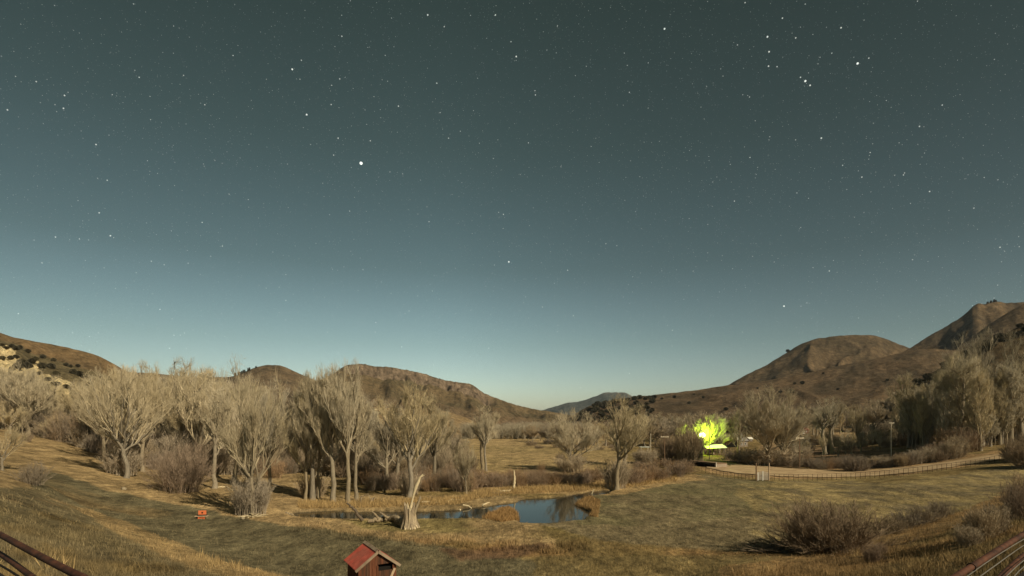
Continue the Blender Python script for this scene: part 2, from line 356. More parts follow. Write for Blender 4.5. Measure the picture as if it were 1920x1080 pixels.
# butte with the rocky rim
def p_butte(T,PXg,S,Z,ZC,Yg):
    w=np.clip((PXg-630)/25,0,1)*np.clip((930-PXg)/20,0,1)
    tb=.10+.05*fbm(S*.01,S*0,3)+.05*np.clip((PXg-700)/200,0,1)
    m=w*np.clip((tb-T)/.02,0,1)*(T>0.0)
    cl=np.clip((T-tb)/.03,0,1)
    Z=Z-w*(T>0)*np.clip(T/tb,0,1)*14*(1-np.clip((T-tb)/.5,0,1))
    Z=Z+m*11*np.clip(T*30,0,1)*(fbm(S*.09,T*12,4)-.3)
    q=np.clip(.5+1.3*fbm(S*.02,T*9,4),0,1)[...,None]; c=np.array((.155,.112,.062))*(1-q)+np.array((.10,.08,.045))*q
    lo=np.clip((T-.35)*2,0,1)[...,None]; c=c*(1-lo)+np.array((.17,.118,.072))*lo
    rock=np.array((.175,.13,.09))*(1+.45*fbm(S*.06,T*40,3))[...,None]
    mm=m[...,None]; return Z,c*(1-mm)+rock*mm
hill('butte_hill',[(440,790),(540,748),(600,713),(622,703),(640,689),(655,683),(680,682),(700,687),(730,688),(760,693),(800,702),(830,712),(855,716),(870,718),(885,720),(905,736),(925,744),(960,757),(1000,767),(1040,773),(1100,785)],1350,800,0,None,15,.017,BR,BR2,seed=5,spot=.3,mscale=.012,paint=p_butte,step=2,rows=90,rough=.7,p=1.5)
hill('cone_hill',[(300,740),(400,712),(440,705),(465,695),(482,688),(500,684.5),(522,684),(540,690),(560,700),(590,713),(610,719),(640,733),(700,765),(760,785)],1000,500,0,None,7,.012,BR,BR2,seed=9,spot=.35,mscale=.014)
hill('low_ridge',[(180,700),(240,697),(300,701),(345,706),(380,708),(420,707),(470,712),(560,740)],1250,350,0,None,8,.012,DK,BR2,seed=12,mscale=.012)
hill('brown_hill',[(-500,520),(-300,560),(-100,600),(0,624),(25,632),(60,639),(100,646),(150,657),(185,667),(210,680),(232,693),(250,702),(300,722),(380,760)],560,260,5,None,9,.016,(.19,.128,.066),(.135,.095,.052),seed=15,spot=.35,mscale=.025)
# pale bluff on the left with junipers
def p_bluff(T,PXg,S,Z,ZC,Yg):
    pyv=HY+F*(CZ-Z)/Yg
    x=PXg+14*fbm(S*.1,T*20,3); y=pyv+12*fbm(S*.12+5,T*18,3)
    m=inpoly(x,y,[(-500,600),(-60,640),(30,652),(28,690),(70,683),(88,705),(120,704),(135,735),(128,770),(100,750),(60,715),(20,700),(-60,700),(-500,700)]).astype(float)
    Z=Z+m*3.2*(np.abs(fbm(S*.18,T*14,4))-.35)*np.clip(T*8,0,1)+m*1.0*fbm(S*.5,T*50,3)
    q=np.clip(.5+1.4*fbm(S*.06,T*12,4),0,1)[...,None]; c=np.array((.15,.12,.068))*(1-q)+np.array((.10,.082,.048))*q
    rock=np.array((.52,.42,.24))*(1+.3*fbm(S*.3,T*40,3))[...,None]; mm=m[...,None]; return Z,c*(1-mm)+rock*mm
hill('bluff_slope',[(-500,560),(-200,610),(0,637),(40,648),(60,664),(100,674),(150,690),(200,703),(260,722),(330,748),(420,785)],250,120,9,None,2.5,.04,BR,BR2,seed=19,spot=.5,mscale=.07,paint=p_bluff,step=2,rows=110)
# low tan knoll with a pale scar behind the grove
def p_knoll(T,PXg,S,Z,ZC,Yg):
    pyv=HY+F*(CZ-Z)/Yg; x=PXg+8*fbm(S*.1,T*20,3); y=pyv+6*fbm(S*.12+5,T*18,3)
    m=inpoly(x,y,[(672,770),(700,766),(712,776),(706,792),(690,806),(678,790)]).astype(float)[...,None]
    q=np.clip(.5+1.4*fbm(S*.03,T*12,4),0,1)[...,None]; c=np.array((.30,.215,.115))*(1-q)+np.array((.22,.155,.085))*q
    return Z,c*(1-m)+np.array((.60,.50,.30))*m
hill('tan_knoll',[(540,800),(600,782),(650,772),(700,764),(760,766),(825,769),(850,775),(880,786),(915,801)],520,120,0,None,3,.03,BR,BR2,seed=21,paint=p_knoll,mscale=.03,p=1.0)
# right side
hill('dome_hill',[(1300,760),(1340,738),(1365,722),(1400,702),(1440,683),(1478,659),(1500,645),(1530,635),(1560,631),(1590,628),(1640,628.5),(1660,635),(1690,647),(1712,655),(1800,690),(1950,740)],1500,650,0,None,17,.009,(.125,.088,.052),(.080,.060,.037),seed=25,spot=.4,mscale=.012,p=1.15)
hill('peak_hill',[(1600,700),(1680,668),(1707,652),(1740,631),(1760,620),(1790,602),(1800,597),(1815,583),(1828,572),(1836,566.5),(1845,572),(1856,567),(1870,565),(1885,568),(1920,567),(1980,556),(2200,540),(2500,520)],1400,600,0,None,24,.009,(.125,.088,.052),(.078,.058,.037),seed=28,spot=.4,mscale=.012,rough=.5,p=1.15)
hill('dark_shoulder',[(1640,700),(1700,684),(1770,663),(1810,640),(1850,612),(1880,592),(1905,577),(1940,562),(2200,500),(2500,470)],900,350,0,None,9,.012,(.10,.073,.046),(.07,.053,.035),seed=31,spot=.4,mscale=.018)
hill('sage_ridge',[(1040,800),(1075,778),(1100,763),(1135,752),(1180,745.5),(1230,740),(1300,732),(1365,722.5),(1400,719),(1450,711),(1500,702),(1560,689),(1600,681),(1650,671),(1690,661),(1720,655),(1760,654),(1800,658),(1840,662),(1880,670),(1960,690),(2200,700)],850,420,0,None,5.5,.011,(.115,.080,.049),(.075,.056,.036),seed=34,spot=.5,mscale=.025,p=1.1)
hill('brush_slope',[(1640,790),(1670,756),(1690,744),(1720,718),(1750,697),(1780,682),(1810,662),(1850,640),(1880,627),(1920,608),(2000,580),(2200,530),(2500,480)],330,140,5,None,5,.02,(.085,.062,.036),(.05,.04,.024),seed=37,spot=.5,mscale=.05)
def near_vertex(name,px,py):
    X,Y,Z,A,B,T=HILLS[name]; d=(A-px)**2+(B-py)**2+(T<0)*1e9; i=np.unravel_index(np.argmin(d),d.shape); return np.array([X[i],Y[i],Z[i]])

# ------------------------------------------------------------------ vegetation prototypes
def nrm(v): return v/(np.linalg.norm(v,axis=-1,keepdims=True)+1e-9)
def bez(a,b,c_,n):
    t=np.linspace(0,1,n)[:,None]; return a*(1-t)**2+2*b*t*(1-t)+c_*t*t
def gen_tree(seed,H=16.,W=12.,h0f=.3,nl=7,n2=8,n3=6,n4=9,n5=4,central=False,tw=1.0,wid=1.0,droop=0.,thick=1.,spread=1.,mat_c='twig',double=False,low=.2):
    r=np.random.default_rng(seed); TB=MB(); CB=MB(); h0=h0f*H; cen=np.array([0,0,h0*low+(H-h0*low)*.52]); semi=np.array([W/2,W/2,(H-h0*low)*.5])
    org=np.array([0,0,h0*(.55 if not central else -.6)])
    rad_=lambda p: nrm(p-org)
    def clampin(p):
        q=(p-cen)/semi; l=np.linalg.norm(q,axis=-1,keepdims=True); f=np.where(l>1,1/l,1); f=np.where(l>.9,f*(.84+.28*r.random(f.shape)),f); return cen+(p-cen)*f
    rr=H*.020*thick; L1=[]
    th=H*.9 if central else h0
    k=7; path=np.zeros((k,3)); path[:,2]=np.linspace(-.4,th,k); path[1:,:2]=np.cumsum(r.normal(0,H*.0055,(k-1,2)),0)
    rad=np.linspace(rr,rr*(.16 if central else .72),k); rad[0]*=1.45; rad[1]*=1.05
    TB.tube(path,rad,8)
    for i in range(nl):
        if central: s0=.18+.8*(i+.5)/nl; tt=s0
        else: s0=1.0 if i<nl*.6 else .62+.33*r.random(); tt=s0
        j=tt*(k-1); a=int(min(j,k-2)); st=path[a]*(1-(j-a))+path[a+1]*(j-a)
        az=i*2.4+r.normal()*.35
        tilt=(math.radians(24+12*r.random()) if central else math.radians(([4,15,23,29,19,34,12,26,31][i%9]+r.normal()*4)*spread))
        d=np.array([math.cos(az)*math.sin(tilt),math.sin(az)*math.sin(tilt),math.cos(tilt)])
        # distance to the envelope
        a_=(d/semi)@(d/semi); b_=2*((st-cen)/semi)@(d/semi); c0=((st-cen)/semi)@((st-cen)/semi)-1
        ds=max(0,b_*b_-4*a_*c0); L=(-b_+math.sqrt(ds))/(2*a_) if c0<0 else H*.5
        L*=(.98 if i<1 else .58+.44*r.random()); L=max(L,.12*H)
        if central: L=min(L,H*.33)
        e=st+d*L; out=np.array([d[0],d[1],0]); ctrl_=st+(d*.45+out*.16+np.array([0,0,-.03]))*L+r.normal(0,.035*L,3)
        p=bez(st,ctrl_,e,8); p[1:-1]+=r.normal(0,.012*L,(6,3)); ra=np.linspace(rr*(.55 if not central else .28),.024,8)
        TB.tube(p,ra,6,cap=False); L1.append((p,L,ra))
        if not central:
            for fk in range(2):
                a2=int(r.integers(1,5)); s2=p[a2]; az3=r.random()*6.283; sd_=np.array([math.cos(az3),math.sin(az3),0]); d2=nrm(nrm(p[a2+1]-p[a2])+sd_*.55+np.array([0,0,.35])); L2_=L*(.85-a2/8)*(.7+.4*r.random()); e2=clampin((s2+d2*L2_)[None])[0]
                p2=bez(s2,s2+(e2-s2)*.45+sd_*L2_*.13+r.normal(0,.04*L2_,3),e2,8); p2[1:-1]+=r.normal(0,.014*L2_,(6,3)); ra_=np.linspace(ra[a2]*.75,.022,8); TB.tube(p2,ra_,6,cap=False); L1.append((p2,L2_,ra_))
    if central: L1.append((path[2:],H*.4,rad[2:]))
    P3=[]; 
    for p,L,ra in L1:
        for m_ in range(n2):
            t=.08+.9*(m_+r.random())/n2; j=t*(len(p)-1); a=int(min(j,len(p)-2)); st=p[a]*(1-(j-a))+p[a+1]*(j-a); tg=nrm(p[a+1]-p[a])
            d=nrm(tg*.7+nrm(r.normal(size=3))*.62+rad_(st)*.35+np.array([0,0,.28-droop])); l2=L*(.42-.14*t)*(.6+.7*r.random()); e=clampin((st+d*l2)[None])[0]
            q=bez(st,st+(e-st)*.5+r.normal(0,.06*l2,3),e,5); ra2=np.linspace(max(ra[a]*.6,.045),.022,5)
            CB.tube(q,ra2,4,cap=False)
            for s in range(n3):
                t3=.2+.8*(s+r.random())/n3; j3=min(t3*4,3.999); a3=int(j3); s3=q[a3]*(1-(j3-a3))+q[a3+1]*(j3-a3)
                d3=nrm(nrm(q[a3+1]-q[a3])*.6+nrm(r.normal(size=3))*.55+rad_(s3)*.45+np.array([0,0,.3-droop])); l3=l2*(.5-.15*t3)*(.7+.6*r.random())+.25
                P3.append((s3,clampin((s3+d3*l3)[None])[0]))
    A=np.array([x[0] for x in P3]); B=np.array([x[1] for x in P3]); 
    CB.slivers(A,B,.085*wid*H/16)
    n=len(A); t=r.random((n,n4,1))*.85+.15; S=A[:,None]+(B-A)[:,None]*t
    D=nrm(nrm(B-A)[:,None]*.5+nrm(r.normal(size=(n,n4,3)))*.42+rad_(S)*.7+np.array([0,0,.15-droop])); LN=tw*H/16*(.6+.8*r.random((n,n4,1)))
    E=clampin((S+D*LN).reshape(-1,3)).reshape(n,n4,3); CB.slivers(S.reshape(-1,3),E.reshape(-1,3),.032*wid*H/16)
    S4=S.reshape(-1,1,3); E4=E.reshape(-1,1,3); n=len(S4); t=r.random((n,n5,1))*.8+.2; S5=S4+(E4-S4)*t
    D5=nrm(nrm(E4-S4)*.7+nrm(r.normal(size=(n,n5,3)))*.4+rad_(S5)*.35+np.array([0,0,.15-droop])); E5=S5+D5*(.65*tw*H/16*(.5+.8*r.random((n,n5,1))))
    CB.slivers(S5.reshape(-1,3),E5.reshape(-1,3),.021*wid*H/16)
    allv=np.vstack(CB.v); Wr=np.percentile(np.abs(allv[:,:2]),97)*2; Hr=np.percentile(allv[:,2],98)
    return TB.mesh('trunk',M['bark'],True),CB.mesh('crown',M[mat_c]),Hr,Wr
TREES={}
def proto(k,*a,**kw): TREES[k]=gen_tree(*a,**kw)
proto('cw0',1,16,10,.27,5,6,5,6,3,low=.4,tw=.9)
proto('cw1',2,16,8.5,.34,5,6,5,6,3,low=.5,tw=.9)
proto('cw2',3,16,11.5,.27,6,6,5,6,3,droop=.06,spread=1.2,low=.4,tw=.9)
proto('cw3',4,17,8,.42,5,6,5,6,3,low=.6,tw=.9)
proto('cw4',5,16,9.5,.24,6,6,5,6,3,low=.0,droop=.12,spread=1.1,tw=.9)
proto('cw5',15,17,9,.38,5,6,5,6,3,low=.5,spread=1.1,tw=.9)
proto('cw6',16,16,9.5,.31,5,6,5,6,3,low=.4,spread=1.1,tw=.9)
proto('tall0',6,18,6.5,.46,4,6,5,6,3,low=.6,spread=.8,tw=.9)
proto('tall1',7,18,6,.30,15,6,5,6,3,central=True,tw=.8)
proto('pop0',8,18,4.0,.2,20,6,4,6,3,central=True,tw=.8,mat_c='twig_poplar',low=.0)
proto('pop1',9,18,4.8,.2,18,6,4,6,3,central=True,tw=.9,mat_c='twig_poplar',low=.0)
proto('fan0',10,16,13,.22,8,8,6,8,4,mat_c='twig',low=.3,spread=1.35,tw=.9)
proto('fan1',14,16,12,.20,7,7,6,7,4,mat_c='twig',low=.3,spread=1.2,tw=.9)
proto('far0',11,12,9,.2,7,6,5,7,3,wid=2.2,mat_c='twig_far',low=.0)
proto('far1',12,12,7,.2,7,6,5,7,3,wid=2.2,mat_c='twig_far',low=.0,central=True)
proto('sparse0',13,14,9,.25,7,6,4,4,2,wid=1.3)

def put_tree(kind,px,base,top,width,label,cat='tree',group=None,name='cottonwood_tree',lean=0.,Y=None,fwd=0.,hz=None):
    tr,cr,Hr,Wr=TREES[kind]
    if Y is None: g=G(px,base)
    else: g=np.array([(px-CX)/F*Y,Y,float(ground_z(px,Y))])
    h=g[2]; Hh=(CZ-(top-HY)/F*g[1])-g[2]; Ww=width/F*g[1]
    sz=Hh/Hr; sx=max(.35*sz,min(2.2*sz,Ww/Wr))
    o=empty(name,g,random.uniform(0,6.28),(sx,sx,sz),0,0)
    if lean:
        R=Matrix.Rotation(lean,4,'Y')@Matrix.Rotation(random.uniform(0,6.28),4,'Z'); o.rotation_euler=R.to_euler()
    for nm,me in (('trunk',tr),('crown',cr)): link(bpy.data.objects.new(nm,me),o)
    return tag(o,label,cat,group)

def gen_shrub(seed,H=2.5,W=3.,n=90,m=14,mt='willow',up=1.,wid=1.,name='shrub',nostem=False):
    r=np.random.default_rng(seed); B=MB()
    az=r.random(n)*6.283; rb=r.random(n)**.5*W*.30; s=np.stack([np.cos(az)*rb,np.sin(az)*rb,np.full(n,-.1)],1)
    az2=az+r.normal(0,1.1,n); ti=np.abs(r.normal(0,.5,n))/up; ti=np.clip(ti,0,1.25); L=H*(.45+.6*r.random(n))*np.clip(1.1-.25*ti,.5,1.2)
    e=s+np.stack([np.cos(az2)*np.sin(ti)*L*W/H*.75,np.sin(az2)*np.sin(ti)*L*W/H*.75,np.cos(ti)*L],1)
    mid=(s+e)/2+np.array([0,0,.08*H]); 
    B.slivers(s,mid+(e-mid)*.1,.035*wid); B.slivers(mid,e,.018*wid)
    t=r.random((n,m,1))*.85+.15; S=s[:,None]*(1-t)+e[:,None]*t+np.array([0,0,.08*H])*(1-np.abs(2*t-1))
    D=nrm(nrm(e-s)[:,None]+nrm(r.normal(size=(n,m,3)))*.6+np.array([0,0,.25])); E=S+D*H*(.10+.16*r.random((n,m,1)))
    B.slivers(S.reshape(-1,3),E.reshape(-1,3),.022*wid)
    S4=S.reshape(-1,1,3); E4=E.reshape(-1,1,3); t=r.random((len(S4),3,1)); S5=S4+(E4-S4)*t; D5=nrm(nrm(E4-S4)+nrm(r.normal(size=(len(S4),3,3)))*.6+np.array([0,0,.2]))
    B.slivers(S5.reshape(-1,3),(S5+D5*H*(.05+.08*r.random((len(S4),3,1)))).reshape(-1,3),.015*wid)
    v=np.vstack(B.v); return B.mesh(name,M[mt]),np.percentile(v[:,2],99.5),np.percentile(np.abs(v[:,:2]),97)*2
SHR={}
for k,a in {'wil0':(21,2.5,3,90,14,'willow',1.6),'wil1':(22,2.5,2.6,80,14,'willow',1.3),'bru0':(23,2.2,3.2,110,18,'brush',1.),'bru1':(24,2.4,3,110,18,'brush_grey',1.2),'big0':(25,3,4.4,330,26,'brush',.9),'big1':(26,4,4.4,220,20,'willow',1.1),'grey0':(27,3,2.8,150,18,'twig_far',1.6)}.items(): SHR[k]=gen_shrub(*a)
def gen_ever(seed,H,W,n=1500,cone=False):
    r=np.random.default_rng(seed); B=MB(); u=r.random(n); az=r.random(n)*6.283
    lump=1+.28*np.sin(az*3+seed)+.2*np.sin(az*5+u*9)
    if cone: rad=(1-u)*W/2*(.35+.65*r.random(n))*(.8+.4*np.sin(u*40)**2)+.05
    else: rad=np.sqrt(np.clip(1-(2*u-1)**2,0,1))*W/2*(.6+.4*r.random(n)**.4)*lump+.05
    p=np.stack([np.cos(az)*rad,np.sin(az)*rad,u*H],1); d=nrm(nrm(r.normal(size=(n,3)))*.8+np.stack([np.cos(az),np.sin(az),0*az+.3],1)); 
    B.slivers(p-d*.1*H*.3,p+d*(.10+.08*r.random((n,1)))*H,.085*H)
    B.tube([(0,0,-.3),(0,0,H*.8)],[H*.035,.02],5); v=np.vstack(B.v); return B.mesh('evergreen',M['evergreen']),H,W
SHR['jun0']=gen_ever(31,3,2.8); SHR['jun1']=gen_ever(32,3.4,2.6); SHR['con0']=gen_ever(33,8,2.8,1500,True)
def put_shrub(kind,px,base,h_px,w_px,label,cat='shrub',group=None,name='willow_shrub',at=None):
    me,Hr,Wr=SHR[kind]; g=G(px,base) if at is None else at
    o=link(bpy.data.objects.new(name,me)); o.location=tuple(map(float,g)); D=g[1]
    sx=w_px/F*D/Wr; o.scale=(sx,sx,h_px/F*D/Hr); o.rotation_euler=(0,0,random.uniform(0,6.28)); return tag(o,label,cat,group)
R_=random.uniform
exec_list=[]
SK=[]
# ------------------------------------------------------------------ notable trees
put_tree('cw2',235,896,702,118,'leaning cottonwood with a wide crown at the front edge of the left slope',lean=-.06)
put_tree('cw5',338,862,684,104,'tallest cottonwood of the left grove, thick dark limbs under a high pale crown')
put_tree('tall0',402,916,742,60,'slim pale-boled tree standing just right of the round reddish bush')
put_tree('cw4',472,968,704,108,'cottonwood nearest the viewer in the left grove, drooping twigs down to white roots')
put_tree('cw1',573,936,722,60,'leftmost of three slim boles rising together behind the narrow creek')
put_tree('tall1',586,937,706,62,'middle of three slim boles rising together behind the narrow creek')
put_tree('cw3',597,934,714,58,'rightmost of three slim boles rising together behind the narrow creek')
put_tree('cw3',625,941,692,92,'tall cottonwood with a dark forked bole above the creek bank')
put_tree('cw5',653,944,690,88,'tall pale twin-stemmed cottonwood beside the leaning dead limb',lean=.03)
put_tree('tall0',668,938,745,50,'thin pale tree hard against the right side of the twin-stemmed cottonwood')
put_tree('cw3',745,912,775,80,'dark-boled tree between the creek grove and the domed cottonwood')
put_tree('cw6',768,932,732,104,'domed cottonwood rising directly behind the broken dead stump')
put_tree('tall0',906,882,766,56,'slim upright tree alone at the left end of the far meadow')
put_tree('tall0',912,884,780,34,'thin dark pole-like tree hard beside the slim meadow tree')
put_tree('sparse0',876,926,836,44,'small gnarled tree with a dark burl on the creek bank')
put_tree('fan0',1073,882,778,92,'dark-limbed fan-shaped cottonwood behind the red willows, above the pond')
put_tree('cw5',1156,918,752,96,'tall cottonwood at the right end of the pond with a shaggy foot')
put_tree('cw2',1172,872,778,92,'pale-limbed lower tree just behind the cottonwood at the right end of the pond')
put_tree('fan0',1440,874,737,122,'largest spreading cottonwood beyond the white gate, vase-shaped crown')
put_tree('fan1',1466,872,758,80,'smaller companion leaning right of the vase-shaped cottonwood',lean=.06)
put_tree('tall1',1385,858,772,36,'dim narrow tree left of the vase-shaped cottonwood')
put_tree('tall0',1548,852,752,52,'left one of two pale trees beyond the right-hand utility pole')
put_tree('tall0',1562,850,748,46,'right one of two pale trees beyond the right-hand utility pole')
put_tree('sparse0',1610,842,762,34,'lone small tree with a clean bole on the slope right of two pale trees')
put_tree('fan0',1848,812,636,126,'tallest tree in view, a great domed cottonwood towering over the dark stand on the right')
put_tree('cw3',1708,838,706,70,'open-boled tree at the left end of the dark stand on the right')
put_tree('fan0',1800,818,676,84,'second domed cottonwood, just left of the tallest one on the right')
put_tree('tall1',1838,846,700,40,'pale narrow tree under the great domed cottonwood')
for x,b,h,wd,lb in [(228,890,52,60,'the leaning wide-crowned cottonwood'),(470,964,76,66,'the nearest left cottonwood with white roots'),(1154,915,56,48,'the cottonwood right of the pond'),(1070,884,34,56,'the fan-shaped cottonwood above the pond'),(876,922,40,24,'the small gnarled tree on the creek bank'),(768,928,44,40,'the domed cottonwood behind the dead stump'),(586,932,44,50,'the three slim boles'),(1440,872,34,90,'the vase-shaped cottonwood beyond the gate')]:
    SK.append((x,b,h,wd,'low grey shoots around the foot of '+lb))
for x,b,t,w_,k,lb in [(268,884,712,80,'cw6','second cottonwood right of the leaning wide-crowned one'),(196,866,704,84,'cw0','broad cottonwood left of the leaning wide-crowned one'),(372,884,700,80,'cw1','upright cottonwood right of the tallest one in the left grove'),(440,905,712,90,'cw6','cottonwood just behind and left of the one with white roots'),(505,922,724,84,'cw0','cottonwood just behind and right of the one with white roots'),(52,815,700,84,'cw6','broad cottonwood in front of the pale bluff'),(725,915,758,70,'cw1','cottonwood left of the dark-boled tree in the creek grove'),(815,905,748,74,'cw3','cottonwood right of the domed one behind the dead stump')]:
    put_tree(k,x,b,t,w_,lb)
# ------------------------------------------------------------------ left grove
env=np.array([(-60,690),(0,688),(40,690),(85,708),(100,742),(130,762),(152,722),(200,700),(250,698),(300,694),(340,692),(380,697),(415,715),(450,716),(500,728),(540,752),(575,712),(620,708),(650,712),(690,745),(725,778),(770,772),(815,752),(850,785),(880,792)],float)
fr=np.array([(-60,800),(0,803),(60,812),(110,826),(160,838),(200,858),(250,870),(330,880),(420,890),(520,880),(560,880),(640,895),(700,905),(760,900),(880,880)],float)
def stand(n,x0,x1,env,fr,back,kinds,label,group,wr,hmin=.0,cat='tree',seed=0,name='cottonwood_tree',topj=(0,46),frj=18):
    r=random.Random(seed)
    for i in range(n):
        px=x0+(x1-x0)*(i+r.random())/n; k=i%3
        f=np.interp(px,fr[:,0],fr[:,1]); b=back+(f-back)*(r.random() if k else .9)+ (0 if k else -r.random()*frj*.3)
        t=np.interp(px,env[:,0],env[:,1])+r.uniform(*topj)*(1 if k else .8)
        if b-t<28: t=b-28
        w=(b-t)*r.uniform(*wr)
        put_tree(r.choice(kinds),px,b,t,w,label,cat,group,name)
stand(125,-40,560,env-np.array([0,6]),fr,800,['cw0','cw1','cw6','cw3','cw5','cw4'],'bare tan cottonwood crowded among others in the grove covering the left slope','cottonwoods of the left grove',(.32,.52),seed=3)
stand(30,0,560,env+np.array([0,45]),fr,822,['cw4','cw6','sparse0','cw0'],'low bare tree under the taller crowns of the left grove','understorey trees of the left grove',(.5,.75),seed=4,topj=(10,60))
stand(40,560,880,env,fr,818,['cw3','tall0','tall1','cw1','cw5'],'bare slender tree in the open grove behind the creek','slender trees behind the creek',(.3,.6),seed=5,topj=(5,70))
# ------------------------------------------------------------------ right stand
envr=np.array([(1675,748),(1690,735),(1720,712),(1745,702),(1770,700),(1795,688),(1815,672),(1840,700),(1870,705),(1895,680),(1925,684),(1990,670)],float)
frr=np.array([(1675,838),(1710,842),(1760,848),(1800,848),(1850,842),(1925,828),(1990,815)],float)
stand(84,1678,1950,envr,frr,812,['pop0','pop1','pop0','tall1','fan1'],'tall bare aspen packed among others in the dark stand on the right','aspens of the right stand',(.16,.32),seed=6,name='aspen_tree',topj=(0,45))
stand(30,1715,1950,envr+np.array([0,60]),frr,822,['pop1','pop0','far1'],'short bare aspen low in the dark stand on the right','young aspens under the right stand',(.22,.4),seed=7,name='aspen_tree',topj=(0,50))
# mid right, behind the gate tree
envm=np.array([(1180,784),(1210,779),(1240,777),(1280,779),(1310,778),(1350,774),(1380,772),(1400,768),(1500,758),(1540,756),(1600,752),(1640,746),(1690,738)],float)
frm=np.array([(1180,838),(1290,842),(1400,838),(1500,822),(1600,815),(1690,805)],float)
stand(34,1190,1400,envm,frm,822,['far0','far0','far1','fan1'],'rounded bare tree in the dusky belt around the lit lamp','rounded trees of the belt behind the lamp',(.7,1.1),seed=8,topj=(0,16))
stand(34,1480,1700,envm+np.array([0,4]),frm,800,['far0','far1','tall1'],'pale bare tree in the thin belt at the foot of the sage ridge','pale trees at the foot of the sage ridge',(.4,.7),seed=9,topj=(0,30))
stand(12,1480,1670,np.array([(1480,812),(1670,800)],float),np.array([(1480,866),(1560,858),(1670,838)],float),848,['pop1','tall1','sparse0'],'low pale sapling on the slope behind the long roadside hedge','saplings behind the roadside hedge',(.3,.6),seed=10,topj=(0,25),name='sapling')
stand(14,985,1150,np.array([(985,796),(1040,790),(1150,792)],float),np.array([(985,830),(1080,838),(1150,840)],float),826,['far0','far1'],'brownish bare tree along the far edge of the meadow beyond the pond','trees along the far meadow edge',(.6,1.),seed=11,topj=(0,14))
# far belt at the end of the meadow: one continuous wood
r=np.random.default_rng(5); B=MB(); n=200
bx_=r.uniform(870,1120,n); bY=r.uniform(330,430,n)
for x,Y in zip(bx_,bY):
    H=r.uniform(8,11.5); X=(x-CX)/F*Y; k=70; a=r.random(k)*6.28; s=np.stack([X+np.cos(a)*1,Y+np.sin(a)*1,np.zeros(k)],1)
    e=s+np.stack([r.normal(0,1.7,k),r.normal(0,1.7,k),H*(.55+.45*r.random(k))],1); B.slivers(s,e,.16)
    t=r.random((k,6,1))*.7+.3; S=(s[:,None]*(1-t)+e[:,None]*t); E=S+nrm(nrm(r.normal(size=S.shape))+np.array([0,0,.7]))*1.6; B.slivers(S.reshape(-1,3),E.reshape(-1,3),.12)
tag(B.build('far_wood',M['twig']),'continuous belt of bare woodland closing the far end of the meadow','woodland',kind='stuff')

# ------------------------------------------------------------------ shrubs
for x,b,h,wd,lb in SK: put_shrub('grey0',x,b,h,wd,lb,name='shoot_thicket')
put_shrub('big1',340,922,90,92,'round reddish-brown bush with a pale bole at the edge of the left grove',name='round_bush')
put_shrub('bru1',62,908,42,48,'dark twiggy bush alone on the near left slope',name='bush')
put_tree('cw4',4,882,790,60,'dark ragged tree cut by the left edge of the view')
put_shrub('bru0',51,828,20,18,'small reddish bush on the golden slope at far left',name='bush')
put_shrub('big0',1552,1034,92,165,'largest dark tangle of bare brush at the foot of the near right bank',name='brush_thicket')
put_shrub('bru0',1508,1034,62,80,'darker low half of brush beside the pale brush pile',name='brush_thicket')
for i,(x,b,h,wd) in enumerate([(1672,1000,32,50),(1702,990,34,56),(1735,980,34,52),(1765,968,30,40)]):
    put_shrub('bru1',x,b,h,wd,'greyish bush in the row running right from the largest brush tangle along the bank foot',group='bushes along the bank foot',name='bush')
for x,b,h,wd in [(1636,1054,34,32),(1652,1040,22,24)]: put_shrub('big1',x,b,h,wd,'orange-brown clump of dry stalks halfway down the near right bank',group='orange clumps on the near bank',name='dry_clump')
for x,b,h,wd in [(1842,1012,62,52),(1866,1000,56,44),(1815,1024,40,40)]: put_shrub('grey0',x,b,h,wd,'tall tan clump of dry stems beside the right railing',group='tan clumps by the right railing',name='dry_clump')
for x,b,h,wd in [(1912,975,70,60),(1935,960,70,60)]: put_shrub('big1',x,b,h,wd,'rust-brown bush cut by the right edge above the railing',group='rust bushes at the right edge',name='bush')
for x,b,h,wd in [(1908,866,44,44),(1925,878,50,50),(1938,862,52,50)]: put_shrub('big0',x,b,h,wd,'dark bush where the dirt road leaves the view on the right',group='dark bushes at the road end',name='bush')
r=random.Random(31)
for i in range(34):
    x=872+i*12.6+r.uniform(-5,5)
    if 1120<x<1150: continue
    put_shrub(r.choice(['wil0','wil1']),x,np.interp(x,[872,1000,1100,1200,1300],[918,912,908,906,890])+r.uniform(-5,1),r.uniform(20,32),r.uniform(26,38),'red-brown willow shrub in the band behind the pale reeds of the pond',group='front row of willows behind the pond',name='willow_shrub')
for i in range(15):
    x=880+i*22+r.uniform(-6,6)
    put_shrub(r.choice(['wil0','wil1']),x,r.uniform(893,900),r.uniform(12,18),r.uniform(26,38),'red-brown willow shrub at the meadow side of the willow band',group='rear row of willows behind the pond',name='willow_shrub')
for i in range(40):
    x=690+i*5+r.uniform(-6,6)
    put_shrub(r.choice(['wil0','bru1','wil1','bru0']),x,r.uniform(898,922),r.uniform(24,40),r.uniform(24,38),'brown brush growing between the boles behind the dead stump',group='brush behind the dead stump',name='brush')
for i in range(120):
    x=r.uniform(20,560); f=np.interp(x,fr[:,0],fr[:,1]); k=r.random()
    put_shrub(r.choice(['grey0','grey0','bru1','bru0']),x,f-k*k*40,r.uniform(30,70),r.uniform(30,60),'tall grey-tan thicket filling the gaps between the boles of the left grove',group='thickets filling the left grove',name='thicket')
for i in range(70):
    x=r.uniform(555,880); put_shrub(r.choice(['grey0','grey0','bru1']),x,np.interp(x,[555,640,760,880],[885,900,915,890])-r.random()*38,r.uniform(26,62),r.uniform(26,50),'grey-tan thicket between the slender trees behind the creek',group='thickets behind the creek',name='thicket')
